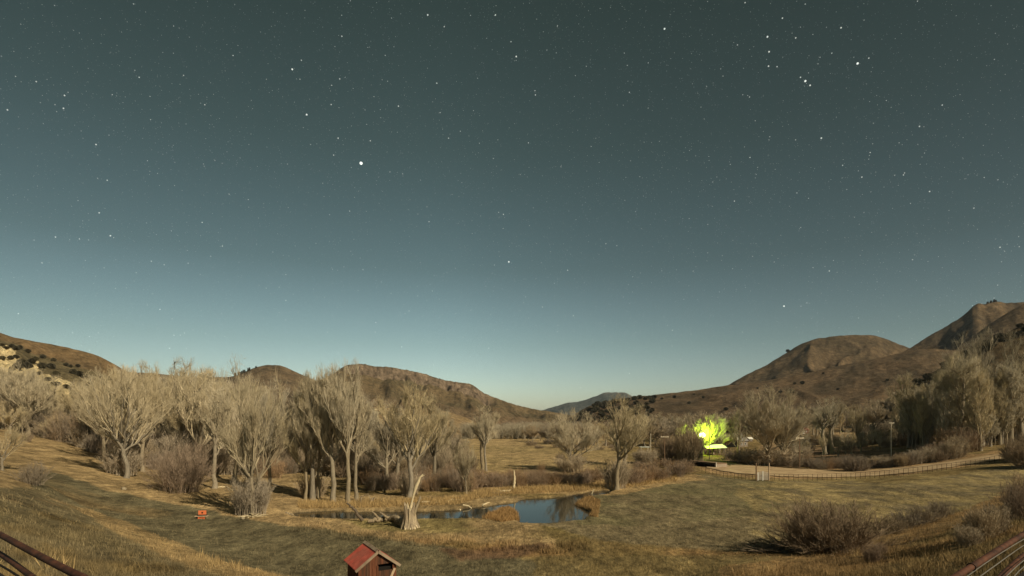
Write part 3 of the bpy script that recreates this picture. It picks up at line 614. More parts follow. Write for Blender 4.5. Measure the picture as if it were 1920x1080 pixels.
for i in range(26):
    x=r.uniform(1475,1690); put_shrub(r.choice(['grey0','bru1']),x,np.interp(x,[1475,1560,1690],[868,858,838])-r.random()**1.5*30,r.uniform(16,30),r.uniform(16,28),'pale upright thicket on the slope behind the long roadside hedge',group='thickets behind the roadside hedge',name='thicket')
for i in range(40):
    x=r.uniform(1680,1985); put_shrub('grey0',x,np.interp(x,[1680,1800,1980],[836,842,815])-r.random()*14,r.uniform(30,60),r.uniform(18,32),'pale twiggy thicket at the feet of the aspens on the right',group='thickets under the right stand',name='thicket')
for i in range(34):
    x=100+i*14+r.uniform(-7,7); put_shrub(r.choice(['bru0','bru1','grey0','bru0']),x,np.interp(x,fr[:,0],fr[:,1])+r.uniform(-16,6),r.uniform(22,44),r.uniform(24,44),'dusky undergrowth bush between the boles of the left grove',group='undergrowth of the left grove',name='bush')
for i in range(16):
    x=520+i*11+r.uniform(-7,7); put_shrub(r.choice(['bru0','bru1','wil1']),x,r.uniform(878,900),r.uniform(24,40),r.uniform(26,44),'brown bush behind the slim boles of the creek grove',group='bushes behind the creek grove',name='bush')
for x,b,h,wd,lb in [(1322/1,905,0,0,'')][:0]: pass
put_shrub('wil0',1186,908,26,34,'low red-brown willow just right of the shaggy-footed cottonwood')
put_shrub('wil1',1298,912,0.1+30,34,'red-brown willow nearest the green pasture',name='willow_shrub') if False else put_shrub('wil1',1192,906,32,30,'small red-brown willow nearest the green pasture')
put_shrub('big0',1262,862,48,58,'dark domed bush behind the left utility pole',name='dark_bush')
put_shrub('big0',1288,864,44,44,'dark upright bush between the domed bush and the bridge',name='dark_bush')
put_shrub('grey0',1288,868,72,44,'tall greyish thicket rising in front of the lamp glow',name='thicket')
put_shrub('grey0',1306,864,58,30,'greyish thicket on the near side of the lit lamp',name='thicket')
for x,b,h,wd in [(1366,862,20,24),(1380,866,24,28),(1396,866,26,30),(1412,868,24,26),(1424,870,26,30)]: put_shrub('bru0',x,b,h,wd,'brown bush on the far verge between the lamp and the white gate',group='bushes on the far verge',name='bush')
for i in range(26):
    x=1440+i*7+r.uniform(-3,3); put_shrub(r.choice(['bru1','wil0','bru0']),x,np.interp(x,[1440,1520,1600,1620],[874,880,882,882])+r.uniform(-7,0),r.uniform(15,24),r.uniform(20,30),'brown shrub in the long hedge on the far side of the dirt road',group='hedge along the dirt road',name='hedge_shrub')
put_shrub('big0',1602,884,30,44,'dark rounded bush ending the long roadside hedge',name='dark_bush')
for i in range(26):
    x=1640+i*6.4+r.uniform(-3,3); put_shrub(r.choice(['bru1','grey0','bru0']),x,np.interp(x,[1640,1700,1760,1810],[878,874,866,856])+r.uniform(-4,0),np.interp(x,[1640,1760,1810],[20,28,44])*r.uniform(.8,1.1),r.uniform(22,34),'grey-brown shrub in the second hedge, right of the dark rounded bush',group='second hedge along the dirt road',name='hedge_shrub')
for x,b,h,wd in [(1785,850,46,50),(1810,848,48,50),(1760,858,30,40)]: put_shrub('big1',x,b,h,wd,'yellow-brown bush at the foot of the right stand by the road',group='bushes at the foot of the right stand',name='bush')
for x,b,h,wd in [(1730,846,14,36)]: put_shrub('bru0',x,b,h,wd,'low dark bush in the shaded field before the right stand',name='bush')
for i in range(12):
    x=1690+i*23+r.uniform(-4,4); put_shrub('bru0',x,np.interp(x,[1690,1800,1980],[838,844,815])+r.uniform(-10,0),r.uniform(18,34),r.uniform(24,36),'dark undergrowth at the boles of the right stand',group='undergrowth of the right stand',name='bush')
for i in range(14):
    x=1000+i*12+r.uniform(-6,6); put_shrub('bru0',x,r.uniform(828,850),r.uniform(6,12),r.uniform(14,24),'small brown bush dotted over the far end of the meadow',group='bushes dotting the far meadow',name='bush')
put_shrub('bru0',1050,862+0,12,16,'dark little bush in mid meadow left of the cottonwood',name='bush')
put_shrub('wil1',1014,892,26,16,'dark slender sapling standing in the meadow behind the willows',name='sapling')
put_shrub('grey0',1210,868,26,44,'pale scrub beside the small shelter',name='scrub')
for i in range(8): put_shrub('wil0',1198+i*13,r.uniform(874,884),r.uniform(12,20),r.uniform(18,28),'red-brown scrub between the left utility pole and the willow band',group='scrub around the left utility pole',name='scrub')
# junipers on the slopes
for x,y,s in [(5,647,9),(12,652,8),(22,648,9),(31,653,10),(38,650,8),(4,672,9),(19,670,9),(22,690,9),(30,668,9),(33,685,13),(41,678,14),(52,685,13),(60,676,11),(66,672,9),(52,658,9),(80,668,9),(78,685,13),(97,686,12),(101,674,8),(103,700,12),(112,711,9),(91,711,10),(100,718,9),(107,719,9),(124,724,9),(123,683,8),(133,686,7),(148,682,7),(138,696,11),(147,700,12),(160,705,9),(185,705,9),(204,716,11),(190,720,8),(118,740,6),(75,700,8),(30,705,9),(170,722,9),(220,724,8)]:
    put_shrub(random.choice(['jun0','jun1']),x,y,s*.8,s*.85,'dark round juniper on the pale bluff at far left',cat='juniper',group='junipers on the pale bluff',name='juniper_shrub',at=near_vertex('bluff_slope',x,y+s*.45))
r=random.Random(8)
for i in range(110):
    x=r.uniform(1074,1225); top=np.interp(x,[1074,1100,1130,1180,1215],[780,763,753,746,743]); y=top+r.random()**1.3*34+2
    s=r.uniform(4,8); put_shrub(r.choice(['jun0','jun1']),x,y,s,s*1.2,'dark evergreen crowding the wooded knob above the far meadow',cat='evergreen',group='evergreens on the wooded knob',name='evergreen_shrub',at=near_vertex('sage_ridge',x,y+2))
for x,y,s in [(1291,757,5),(1264,745,5),(1240,748,4),(1361,768,6),(1462,736,5),(1484,737,8),(1490,720,4),(1506,720,6),(1570,731,4),(1663,714,4),(1478,658,5),(1300,740,3),(1320,745,4),(1420,728,3),(1545,700,3)]:
    nm='sage_ridge' if y>690 else 'dome_hill'; put_shrub('jun0',x,y,s,s*1.1,'lone dark shrub dotted on the open right-hand hillside',cat='shrub',group='dark shrubs on the right hillside',name='hillside_shrub',at=near_vertex(nm,x,y+1))
for i in range(70):
    x=r.uniform(1675,1985); top=np.interp(x,[1670,1690,1720,1750,1780,1810,1850,1880,1920,2000],[756,744,718,697,682,662,640,627,608,580]); y=top+r.random()**2*22
    s=r.uniform(5,11); put_shrub(r.choice(['jun0','jun1']),x,y,s,s*1.3,'dark brush lining the steep slope behind the right stand',cat='shrub',group='dark brush on the steep right slope',name='slope_shrub',at=near_vertex('brush_slope',x,y+2))
for x in (441,446,449,453,457,459,464,469,480): put_shrub('con0',x,704,r.uniform(4,7),2.6,'tiny dark conifer on the left shoulder of the cone-shaped hill',cat='conifer',group='conifers on the cone hill shoulder',name='conifer_tree',at=near_vertex('cone_hill',x,np.interp(x,[440,460,480],[706,699,690])))
for x in (1858,1863,1867,1853): put_shrub('con0',x,566,r.uniform(3,5),3.,'tiny dark conifer on the summit of the pointed right mountain',cat='conifer',group='conifers on the right summit',name='conifer_tree',at=near_vertex('peak_hill',x,567))

# ------------------------------------------------------------------ dry grass and reeds (uncountable)
def grass(name,n,x0,x1,y0,y1,hm,label,dense,colf,wd=.03,seed=1):
    r=np.random.default_rng(seed); xs=[];p0=[];cc=[]
    px=r.uniform(x0,x1,n*3); py=y0+(y1-y0)*r.random(n*3)
    keep=dense(px,py)>r.random(n*3); px,py=px[keep][:n],py[keep][:n]
    ii=np.clip(np.round(np.interp(px,_us,np.arange(len(_us)))).astype(int),0,len(_us)-1)
    Y=np.array([np.interp(-b,-GCM[:,a],_ys) for a,b in zip(ii,py)])
    jj=np.clip(np.round(np.interp(Y,_ys,np.arange(len(_ys)))).astype(int),0,len(_ys)-1)
    wet=Gw[jj,ii]>.25; px,py,Y,ii,jj=[q[~wet] for q in (px,py,Y,ii,jj)]
    z=np.array([ground_z(a,b) for a,b in zip(px,Y)]); b=np.stack([(px-CX)/F*Y,Y,z-.03],1)
    k=3; b=np.repeat(b,k,0)+r.normal(0,.06,(len(b)*k,3))*np.array([1,1,0]); h=hm*(.4+.8*r.random(len(b)))*np.repeat(.6+.6*r.random(len(px)),k)
    e=b+np.stack([r.normal(0,.28,len(b))*h,r.normal(0,.28,len(b))*h,h],1)
    base=C[jj,ii]; col=colf(np.repeat(base,k,0),r.random((len(b),1)))
    m=MB(); m.slivers(b,e,wd,col); tag(m.build(name,M['grass']),label,'grass',kind='stuff')
M['grass']=mat('grass',rough=.9,scale=.8,var=.15,attr=True)
mx=lambda a,u:np.clip(a*(.85+.55*u)+np.array([.05,.036,.02])*u,0,.7)
grass('dry_grass',26000,-20,1945,915,1130,.24,'short dry grass over the near pasture and banks',lambda x,y:np.clip(.5+1.2*fbm(x*.03,y*.08,3),.1,1),mx,.035,1)
grass('bank_grass',16000,-20,600,985,1130,.22,'tawny grass on the near left bank',lambda x,y:np.clip(.6+fbm(x*.02,y*.05,3),.1,1)*inpoly(x,y,[(-20,915),(150,955),(400,1053),(600,1090),(600,1140),(-20,1140)]),mx,.014,2)
grass('tall_grass',20000,1370,1945,915,1130,.34,'taller tawny grass on the near right bank',lambda x,y:np.clip(.55+1.3*fbm(x*.025,y*.06,3),.05,1)*inpoly(x,y,[(1360,1066),(1480,1046),(1650,1003),(1780,962),(1960,905),(1960,1140),(1340,1140)]),mx,.016,3)
stripe=lambda x,y:(np.abs(y-np.interp(x,[540,640,720,860,1000,1100],[985,1000,1008,1018,1028,1024])-4*np.sin(x*.05))<9)*np.clip(.6+1.5*fbm(x*.06,y*.1,2),0,1)
grass('marsh_grass',9000,540,1100,960,1050,.42,'rusty tall grass in the strip between the lawn and the pond',stripe,mx,.05,4)
reedl=lambda x,y:(np.abs(y-np.interp(x,[560,700,860,900,960,1040,1110,1180,1260],[948,946,940,928,921,918,913,908,897]))<6)*1.
grass('pale_reeds',11000,560,1270,890,960,.75,'pale reeds edging the far shore of the pond below the willows',reedl,lambda a,u:np.array([.42,.29,.13])*(.6+.7*u),.05,5)
grass('islet_grass',1800,900,980,950,986,.5,'tan grass on the low islet at the left of the pond',lambda x,y:inpoly(x,y,ISLE)*1.,lambda a,u:np.array([.36,.22,.09])*(.6+.7*u),.05,6)
grass('shore_grass',2600,1060,1125,920,975,.5,'tan grass on the point at the right shore of the pond',lambda x,y:(Gw[0,0]+1)*inpoly(x,y,[(1075,945),(1105,930),(1125,940),(1120,970),(1105,968),(1113,957)]),lambda a,u:np.array([.33,.21,.09])*(.6+.7*u),.05,7)
tufts=[(374,1045),(395,1062),(410,1058),(440,1062),(120,1062),(95,1068),(1385,1075),(1440,1070),(1600,1040)]
grass('grass_tufts',2600,60,1620,1030,1078,.7,'separate tall straw tufts standing along the near bank edge',lambda x,y:sum((np.abs(x-a)<9)&(np.abs(y-b)<4) for a,b in tufts)*1.,lambda a,u:np.array([.42,.30,.14])*(.6+.6*u),.03,8)

# ------------------------------------------------------------------ dead wood
def pt(px,py,Y): return P(px,py,Y)
g=G(768,990); Ys=g[1]; root=empty('dead_stump',g); L=lambda px,py,dy=0.: P(px,py,Ys+dy)-g
r=np.random.default_rng(3)
B=MB(); k=22; hs=np.linspace(0,1,9); rings=[]
for h in hs:
    a=np.arange(k)/k*6.283; rad=(.56+.36*(1-h)**3)*(1+.10*np.sin(a*5+1)+.07*np.sin(a*9+h*3)+.16*(1-h)**2*np.sin(a*6))
    top=2.1+.35*np.sin(a*2+.6)+.28*np.abs(np.sin(a*5.5)); z=h*top-.15*(h==0)
    rings.append(np.stack([np.cos(a)*rad-.03*h,np.sin(a)*rad,z],1))
rings+= [rings[-1]*np.array([.55,.55,.9]),rings[-1]*np.array([.3,.3,.5])]
V=np.vstack(rings); i=np.arange(len(rings)-1)[:,None]*k; j=np.arange(k)[None]; j2=(j+1)%k
B.add(V,np.stack([i+j,i+j2,i+k+j2,i+k+j],-1).reshape(-1,4)); B.build('stump_bole',M['stumpwood'],root,False)
B=MB()
for a,l,w_ in ((-1.9,1.0,.2),(-1.3,.8,.16),(-.7,1.0,.2),(-2.6,.9,.17),(-.1,.9,.16)):
    d=np.array([math.cos(a),math.sin(a),0]); B.tube([d*.35+[0,0,.75],d*.62+[0,0,.35],d*(.62+.3*l)+[0,0,-.05]],[.04,w_*.55,w_*.4],6)
B.build('root_flare',M['deadpale'],root,True)
B=MB(); pth=[L(770,952),L(773,938),L(776,925),L(780,912),L(785,902),L(788,894),L(793,889.5)]
B.tube(pth,[.16,.10,.13,.19,.15,.09,.07],7); B.tube([L(787,896),L(791,893),L(796,891)],[.09,.08,.03],5); B.build('splinter',M['deadpale'],root,True)
B=MB(); B.tube([L(775,970),L(779,957),L(783,945),L(786,938),L(787,929)],[.17,.14,.15,.12,.05],7); B.tube([L(785,940),L(789,934),L(788,929.5)],[.1,.08,.03],5); B.build('side_branch',M['deadwood'],root,True)
B=MB()
for x0,x1,t in ((762,761,945),(765,764,942),(768.5,770,946),(772,773,950)): B.tube([L(x0,958),L((x0+x1)/2,950),L(x1,t)],[.16,.11,.02],5)
B.build('jagged_top',M['deadpale'],root)
tag(root,'broken dead cottonwood stump with a leaning splintered shard, on the near bank of the pond','tree stump')
def log(name,pts,rad,label,mt='deadwood',group=None,branches=(),cat='fallen log',lift=None):
    g0=G(*pts[0][:2]); Yb=g0[1]; B=MB()
    W=[]
    for p in pts:
        q=G(p[0],p[1]); 
        if len(p)>2: q=P(p[0],p[1],Yb) if p[2]==0 else P(p[0],p[1],p[2])
        else: q=q+np.array([0,0,rad*.6])
        W.append(q-g0)
    W=np.array(W); nn=len(W)*4; t=np.linspace(0,len(W)-1,nn); Wd=np.stack([np.interp(t,range(len(W)),W[:,k]) for k in range(3)],1); Wd[1:-1]+=RNG.normal(0,rad*.18,(nn-2,3))
    B.tube(Wd,np.linspace(rad,rad*.4,nn)*(1+.15*RNG.random(nn)),7)
    o=B.build(name,M[mt],None,True); o.location=tuple(g0)
    for br in branches:
        b=MB(); q=[P(x,y,Yb)-g0 for x,y in br]; b.tube(q,np.linspace(rad*.42,rad*.14,len(q)),5); b.build('branch',M[mt],o,True)
    return tag(o,label,cat,group)
log('fallen_trunk',[(757,986),(742,978),(725,977),(705,980),(690,981)],.42,'thick grey fallen trunk lying left from the foot of the dead stump',branches=[[(742,976),(748,980),(756,984)],[(710,974),(705,966),(698,959)],[(728,972),(720,966),(712,960)]])
log('leaning_limb',[(680,978),(672,968,0),(664,955,0),(656,948,0),(650,943,0)],.20,'long dark limb leaning from the fallen trunk up to the twin-stemmed cottonwood','deaddark',cat='limb')
log('dead_snag',[(676,944),(677,936,0),(677,931,0),(684,929,0),(691,926,0)],.11,'bent pale dead branch arching over the grass behind the creek',cat='dead branch',branches=[[(677,937),(677,929)]])
log('root_mass',[(696,943),(698,936,0),(703,936),(715,941),(728,946)],.22,'torn-up root mass with a trailing pale limb behind the creek',cat='root mass',branches=[[(698,940),(694,934),(690,927)],[(699,938),(703,931)],[(697,942),(688,943)]])
log('driftwood',[(790,943),(805,942),(822,944)],.13,'straight pale log lying on the far creek bank right of the stump','deadpale')
log('driftwood',[(836,942),(848,938),(860,938),(870,935)],.13,'crooked pale log on the far bank, next right of the straight pale log','deadpale')
log('driftwood',[(932,921),(940,923),(952,922),(958,921)],.22,'bright fallen log before the pale reeds, left of the small snag','deadpale',branches=[[(938,921),(934,917)],[(945,922),(957,917)]])
log('driftwood',[(920,926),(935,926),(950,927)],.16,'dark fallen log just below the bright one by the reeds','deaddark')
for a,b_,lb in (((862,952),(888,955),'lowest'),((868,948),(892,950),'middle'),((905,947),(918,943),'right-hand')): log('driftwood',[a,((a[0]+b_[0])/2,(a[1]+b_[1])/2),b_],.12,lb+' of three pale driftwood poles on the creek bank left of the islet','deadpale')
log('driftwood',[(536,962),(548,960),(560,961),(574,957)],.14,'thin pale log at the left end of the narrow creek','deadwood')
log('driftwood',[(1107,924),(1112,920,0),(1114,917,0)],.1,'small pale snag at the right shore of the pond','deadpale')
log('dead_snag',[(964,917),(964.5,905,0),(965,893,0),(964,882,0)],.22,'short white-barked snag standing in the reeds in front of the willows','deadpale',cat='snag')
log('fallen_trunk',[(492,905),(510,908),(530,916),(548,922)],.2,'long grey log in the shade left of the three slim boles')
log('driftwood',[(405,916),(412,914),(424,914),(436,920)],.14,'pale curved log at the foot of the slim pale-boled tree','deadpale')
# brush pile and root fans
def pile(name,px,py,w_,h_,n,label,mt,rad=.05,up=.3,cat='brush pile'):
    g0=G(px,py); B=MB(); r=np.random.default_rng(int(px)); D=g0[1]
    for i in range(n):
        a=np.array([r.uniform(-.5,.5)*w_/F*D,r.uniform(-.5,.5)*1.2,r.uniform(0,.7)*h_/F*D]); d=nrm(np.array([r.normal(),r.normal()*.5,abs(r.normal())*up])); l=r.uniform(.6,1.8)
        B.tube([a,a+d*l*.5+r.normal(0,.06,3),a+d*l],[rad*r.uniform(.5,1),rad*.6,.01],4)
    o=B.build(name,M[mt],None); o.location=tuple(g0); return tag(o,label,cat)
pile('brush_pile',1452,1026,60,16,90,'pale heap of cut branches left of the largest brush tangle','deadwood',.06,.15)
pile('dark_branch_heap',1440,1036,56,10,60,'dark twiggy heap under the pale cut branches','deaddark',.07,.1)
pile('white_roots',470,970,20,6,16,'white exposed roots at the foot of the nearest left cottonwood','deadpale',.07,.2,'roots')
g0=G(500,928); B=MB(); r=np.random.default_rng(4)
for i in range(13):
    a=math.pi*(.08+.84*i/12); d=np.array([math.cos(a),.2*r.normal(),abs(math.sin(a))]); l=r.uniform(.5,1.1); B.tube([(0,0,.2),d*l*.5+[0,0,.2],d*l+[0,0,.2]],[.07,.05,.015],4)
o=B.build('root_fan',M['deadpale'],None); o.location=tuple(g0); tag(o,'pale upturned root plate fanned out right of the nearest left cottonwood','root plate')
def rock(px,py,s,label,mt='deadwood'):
    g0=G(px,py); B=MB(); r=np.random.default_rng(int(px)); n=10; th=np.linspace(0,math.pi,n); V=[]
    for t in th:
        for a in np.arange(12)/12*6.283: q=1+.18*math.sin(a*3+t*4)+.1*r.normal(); V.append([math.sin(t)*math.cos(a)*s*q,math.sin(t)*math.sin(a)*s*q,math.cos(t)*s*.8*q+s*.5])
    i=np.arange(n-1)[:,None]*12; j=np.arange(12)[None]; B.add(V,np.stack([i+j,i+(j+1)%12,i+12+(j+1)%12,i+12+j],-1).reshape(-1,4))
    o=B.build('boulder',M['stone'],None,True); o.location=tuple(g0); return tag(o,label,'boulder')
M['stone']=mat('stone',(.30,.25,.17),.9,3,.3,.4)
rock(455,974,.22,'small pale boulder on the grass left of the white roots'); rock(232,919,.28,'small boulder on the slope below the leaning cottonwood')

# ------------------------------------------------------------------ shed
def ang(px): return 0
M['roofred']=mat('roofred',(.33,.066,.045),.55,2.2,.3,.1,spec=.4,col2=(.25,.07,.05))
M['boards']=mat('boards',(.165,.062,.032),.85,1.4,.45,.5,col2=(.085,.045,.028),stretch=(9,9,.5))
M['trim']=mat('trim',(.36,.28,.20),.7,2,.2,.2,col2=(.22,.16,.11))
M['dark']=mat('dark',(.012,.010,.008),.9)
M['plank']=mat('plank',(.45,.33,.22),.8,5,.25,.3,stretch=(4,4,.6))
Yd=30.; apex=P(708,1032,Yd)                      # front apex of the ridge
s=Yd/F
# local axes: gable faces the viewer turned to the right; x to the right along the gable, y away
rot=math.radians(31)
root=empty('wooden_shed',(apex[0],apex[1],GXY(apex[0],apex[1]+1)),rot)
Hs=apex[2]-root.location.z
wid,dep,rise,ov=2.15,2.35,.80,.15
we=Hs-rise                     # eave height at the wall
def lv(x,y,z): return (x,y,z)
B=MB(); bw=.155; nb=int(wid/bw)
def wall_board(B,x,y0,z0,z1l,z1r,w,th=.03,ax='x'):
    if ax=='x': v=[(x,y0,z0),(x+w,y0,z0),(x+w,y0,z1r),(x,y0,z1l),(x,y0+th,z0),(x+w,y0+th,z0),(x+w,y0+th,z1r),(x,y0+th,z1l)]
    else: v=[(y0,x,z0),(y0,x+w,z0),(y0,x+w,z1r),(y0,x,z1l),(y0+th,x,z0),(y0+th,x+w,z0),(y0+th,x+w,z1r),(y0+th,x,z1l)]
    B.add(v,[[0,1,2,3],[5,4,7,6],[4,0,3,7],[1,5,6,2],[3,2,6,7],[4,5,1,0]])
gz=lambda x: we+rise*(1-abs(x)/(wid/2))-.05
r=random.Random(2)
dx0,dx1,dz=.02,.86,we-.30     # door opening
for i in range(nb+1):
    x=-wid/2+i*bw; w_=min(bw-.012,wid/2-x)
    if w_<.03: continue
    off=r.uniform(0,.018)
    if x+w_>dx0 and x<dx1: wall_board(B,x,-off,dz+.30,gz(x),gz(x+w_),w_)
    else: wall_board(B,x,-off,-.2,gz(x),gz(x+w_),w_)
B.build('front_wall',M['boards'],root)
B=MB()
for i in range(nb+1):
    x=-wid/2+i*bw; w_=min(bw-.012,wid/2-x)
    if w_>.03: wall_board(B,x,dep,-.2,gz(x),gz(x+w_),w_)
B.build('rear_wall',M['boards'],root)
for sx in (-1,1):
    B=MB()
    for i in range(int(dep/bw)+1):
        y=.03+i*bw; w_=min(bw-.012,dep-y)
        if w_>.03: wall_board(B,y,sx*wid/2-.03*(sx>0)+r.uniform(-.01,.01),-.2,we-.05,we-.05,w_,ax='y')
    B.build('side_wall',M['boards'],root)
B=MB(); B.box((0,dep/2,1),(wid-.2,dep-.2,2)); B.build('indoor_shade',M['dark'],root)  # black block standing in for the shade inside the shed
sl=math.hypot(wid/2,rise)
for sx in (-1,1):                                  # corrugated roof slopes
    B=MB(); ny=90; ys=np.linspace(-ov,dep+ov,ny); us=np.array([0,1.0]); ext=1+.2/(wid/2)
    V=[];
    for y in ys:
        zc=.028*math.cos(y/.17*6.283)
        for u in (0,1): V.append((sx*u*ext*wid/2,y,we+rise-u*ext*rise+zc+.03))
    for y in ys:
        zc=.028*math.cos(y/.17*6.283)
        for u in (0,1): V.append((sx*u*ext*wid/2,y,we+rise-u*ext*rise+zc+.012))
    f=[]
    for i in range(ny-1):
        a=2*i; f.append((a,a+1,a+3,a+2)); b=2*ny+a; f.append((b,b+2,b+3,b+1))
    f+= [(0,2*ny,2*ny+1,1),(2*ny-2,2*ny-1,4*ny-1,4*ny-2)]
    B.add(V,f); B.build('roof_slope',M['roofred'],root)
    B=MB(); a=math.atan2(rise,wid/2)*sx; R=np.array([[math.cos(a),0,math.sin(a)],[0,1,0],[-math.sin(a),0,math.cos(a)]])
    cx_=sx*ext*wid/4; B.box((cx_,-ov-.02,we+rise-ext*rise/2-.04),(sl*ext,.04,.15),R); B.build('barge_board',M['trim'],root)
B=MB()
for sx in (-1,1):
    a=math.atan2(rise,wid/2)*sx; R=np.array([[math.cos(a),0,math.sin(a)],[0,1,0],[-math.sin(a),0,math.cos(a)]]); B.box((sx*.075,dep/2,we+rise+.02),(.17,dep+2*ov+.06,.02),R)
B.build('ridge_cap',M['trim'],root)
dr=MB()
for i in range(5): dr.box((dx0+.09+i*.158,-.055,dz/2-.05),(.148,.035,dz-.02*(i%2)),None)
d_=dr.build('door',M['boards'],root); B=MB(); a=math.radians(25); R=np.array([[math.cos(a),0,math.sin(a)],[0,1,0],[-math.sin(a),0,math.cos(a)]]); B.box((.80,-.10,dz-.35),(.14,.03,.75),R); B.build('plank',M['plank'],d_)
B=MB(); B.box((dx1+.03,-.04,dz/2+.1),(.08,.06,dz+.3)); B.box((dx0-.03,-.04,dz/2+.1),(.08,.06,dz+.3)); B.build('door_frame',M['boards'],root)
tag(root,'weathered board shed with red corrugated metal roof in the foreground lawn','shed')

# ------------------------------------------------------------------ railings near the viewer
def rust():
    m,nt,b=nodes_of('rust'); N=nt.nodes; L=nt.links; tc=N.new('ShaderNodeTexCoord'); nz=N.new('ShaderNodeTexNoise'); nz.inputs['Scale'].default_value=9; nz.inputs['Detail'].default_value=8; L.new(tc.outputs['Object'],nz.inputs[0])
    cr=N.new('ShaderNodeValToRGB'); cr.color_ramp.elements[0].position=.35; cr.color_ramp.elements[0].color=(.035,.015,.009,1); cr.color_ramp.elements[1].position=.7; cr.color_ramp.elements[1].color=(.115,.045,.024,1); L.new(nz.outputs[0],cr.inputs[0]); L.new(cr.outputs[0],b.inputs['Base Color']); b.inputs['Roughness'].default_value=.7
    bp=N.new('ShaderNodeBump'); bp.inputs['Strength'].default_value=.3; bp.inputs['Distance'].default_value=.02; L.new(nz.outputs[0],bp.inputs['Height']); L.new(bp.outputs[0],b.inputs['Normal']); return m
M['rust']=rust(); M['cable']=mat('cable',(.32,.29,.25),.4,3,.2,metal=.6,spec=.5)
def rail_path(pts,zz,n=14):
    pts=np.array(pts,float); x=np.linspace(0,1,n); t=np.linspace(0,1,len(pts)); px=np.interp(x,t,pts[:,0]); py=np.interp(x,t,pts[:,1]); k=np.ones(5)/5
    Y=(CZ-zz)*F/(py-HY); W=np.stack([(px-CX)/F*Y,Y,np.full(n,zz)],1)
    for _ in range(2): W[1:-1]=(W[:-2]+2*W[1:-1]+W[2:])/4
    return W
def railing(side,label):
    if side=='l':
        top=[(-160,930),(-80,960),(0,1002),(75,1043),(145,1079),(230,1118)]; mid=[(-160,962),(-80,994),(0,1036),(60,1082),(120,1125)]
        cabs=[[(-160,985),(-80,1022),(0,1058),(40,1084),(90,1120)]]
        tr,mr_=.030,.026
    else:
        top=[(2090,915),(2000,956),(1920,1000),(1845,1048),(1790,1083),(1720,1125)]; mid=[(2090,948),(2000,990),(1920,1038),(1876,1082),(1830,1125)]
        cabs=[[(2090,922),(2000,966),(1920,1010),(1855,1050),(1810,1083),(1760,1120)],[(2090,930),(2000,975),(1920,1020),(1870,1058),(1833,1083),(1790,1120)],[(2090,955),(2000,998),(1920,1048),(1885,1082),(1850,1120)],[(2090,962),(2000,1008),(1920,1060),(1900,1082),(1870,1120)]]
        tr,mr_=.026,.024
    W=rail_path(top,9.8); root=empty('deck_railing',W[len(W)//2]-np.array([0,0,1.6])); o0=np.array(root.location)
    B=MB(); B.tube(W-o0,tr,12); 
    if side=='r':
        k=W[8]-o0
    B.build('top_pipe',M['rust'],root,True)
    W2=rail_path(mid,9.6); B=MB(); B.tube(W2-o0,mr_,12); B.build('lower_pipe',M['rust'],root,True)
    for i,cc in enumerate(cabs):
        B=MB(); B.tube(rail_path(cc,9.72-.03*i)-o0,.0042 if side=='r' else .009,6); B.build('cable',M['cable'] if side=='r' else M['dark'],root,True)
    for q in (W[0],W[-1]):
        B=MB(); B.tube([q-o0,q-o0-np.array([0,0,q[2]-GXY(q[0],q[1])+.1])],.03,10); B.build('post',M['rust'],root,True)
    if side=='r':
        B=MB(); a=W[9]-o0; t_=nrm(W[10]-W[9]); 
        th=np.linspace(0,6.283,14); u=np.array([0,0,1.]); v=np.cross(t_,u); B.tube([a+ (math.cos(q)*u+math.sin(q)*v)*(tr+.004) for q in th],.004,5); B.build('wire_tie',M['dark'],root,True)
    return tag(root,label,'railing')
railing('l','rusty pipe railing crossing the bottom left corner of the view'); railing('r','rusty pipe railing strung with pale cables in the bottom right corner')
M['deck']=mat('deck',(.025,.02,.017),.8,3,.3,.2)
for side,pts in (('l',[(-200,1000),(-90,1035),(0,1068),(22,1090),(60,1130)]),('r',[(2090,985),(2000,1030),(1920,1066),(1896,1090),(1850,1130)])):
    zz=9.45; W=rail_path(pts,zz,10); g0=W[5].copy(); ins=W*np.array([.55,.55,1]); B=MB(); V=np.vstack([W,ins,W-[0,0,.12],ins-[0,0,.12]])-g0; n_=len(W); f=[]
    for i in range(n_-1): f+=[(i,i+1,n_+i+1,n_+i),(2*n_+i,3*n_+i,3*n_+i+1,2*n_+i+1),(i,2*n_+i,2*n_+i+1,i+1),(n_+i,n_+i+1,3*n_+i+1,3*n_+i)]
    f+=[(0,n_,3*n_,2*n_),(n_-1,3*n_-1,4*n_-1,2*n_-1)]
    B.add(V,f); o=B.build('deck_platform',M['deck'],None); o.location=tuple(g0); tag(o,'dark deck edge behind the rusty pipes in the bottom '+('left' if side=='l' else 'right')+' corner','deck')
    for q in (ins[2],ins[7],W[0],W[9]):
        b=MB(); b.box((q-g0)+np.array([0,0,-(q[2]-GXY(q[0],q[1]))/2-.1]),(.12,.12,q[2]-GXY(q[0],q[1]))); b.build('support_post',M['deck'],o)

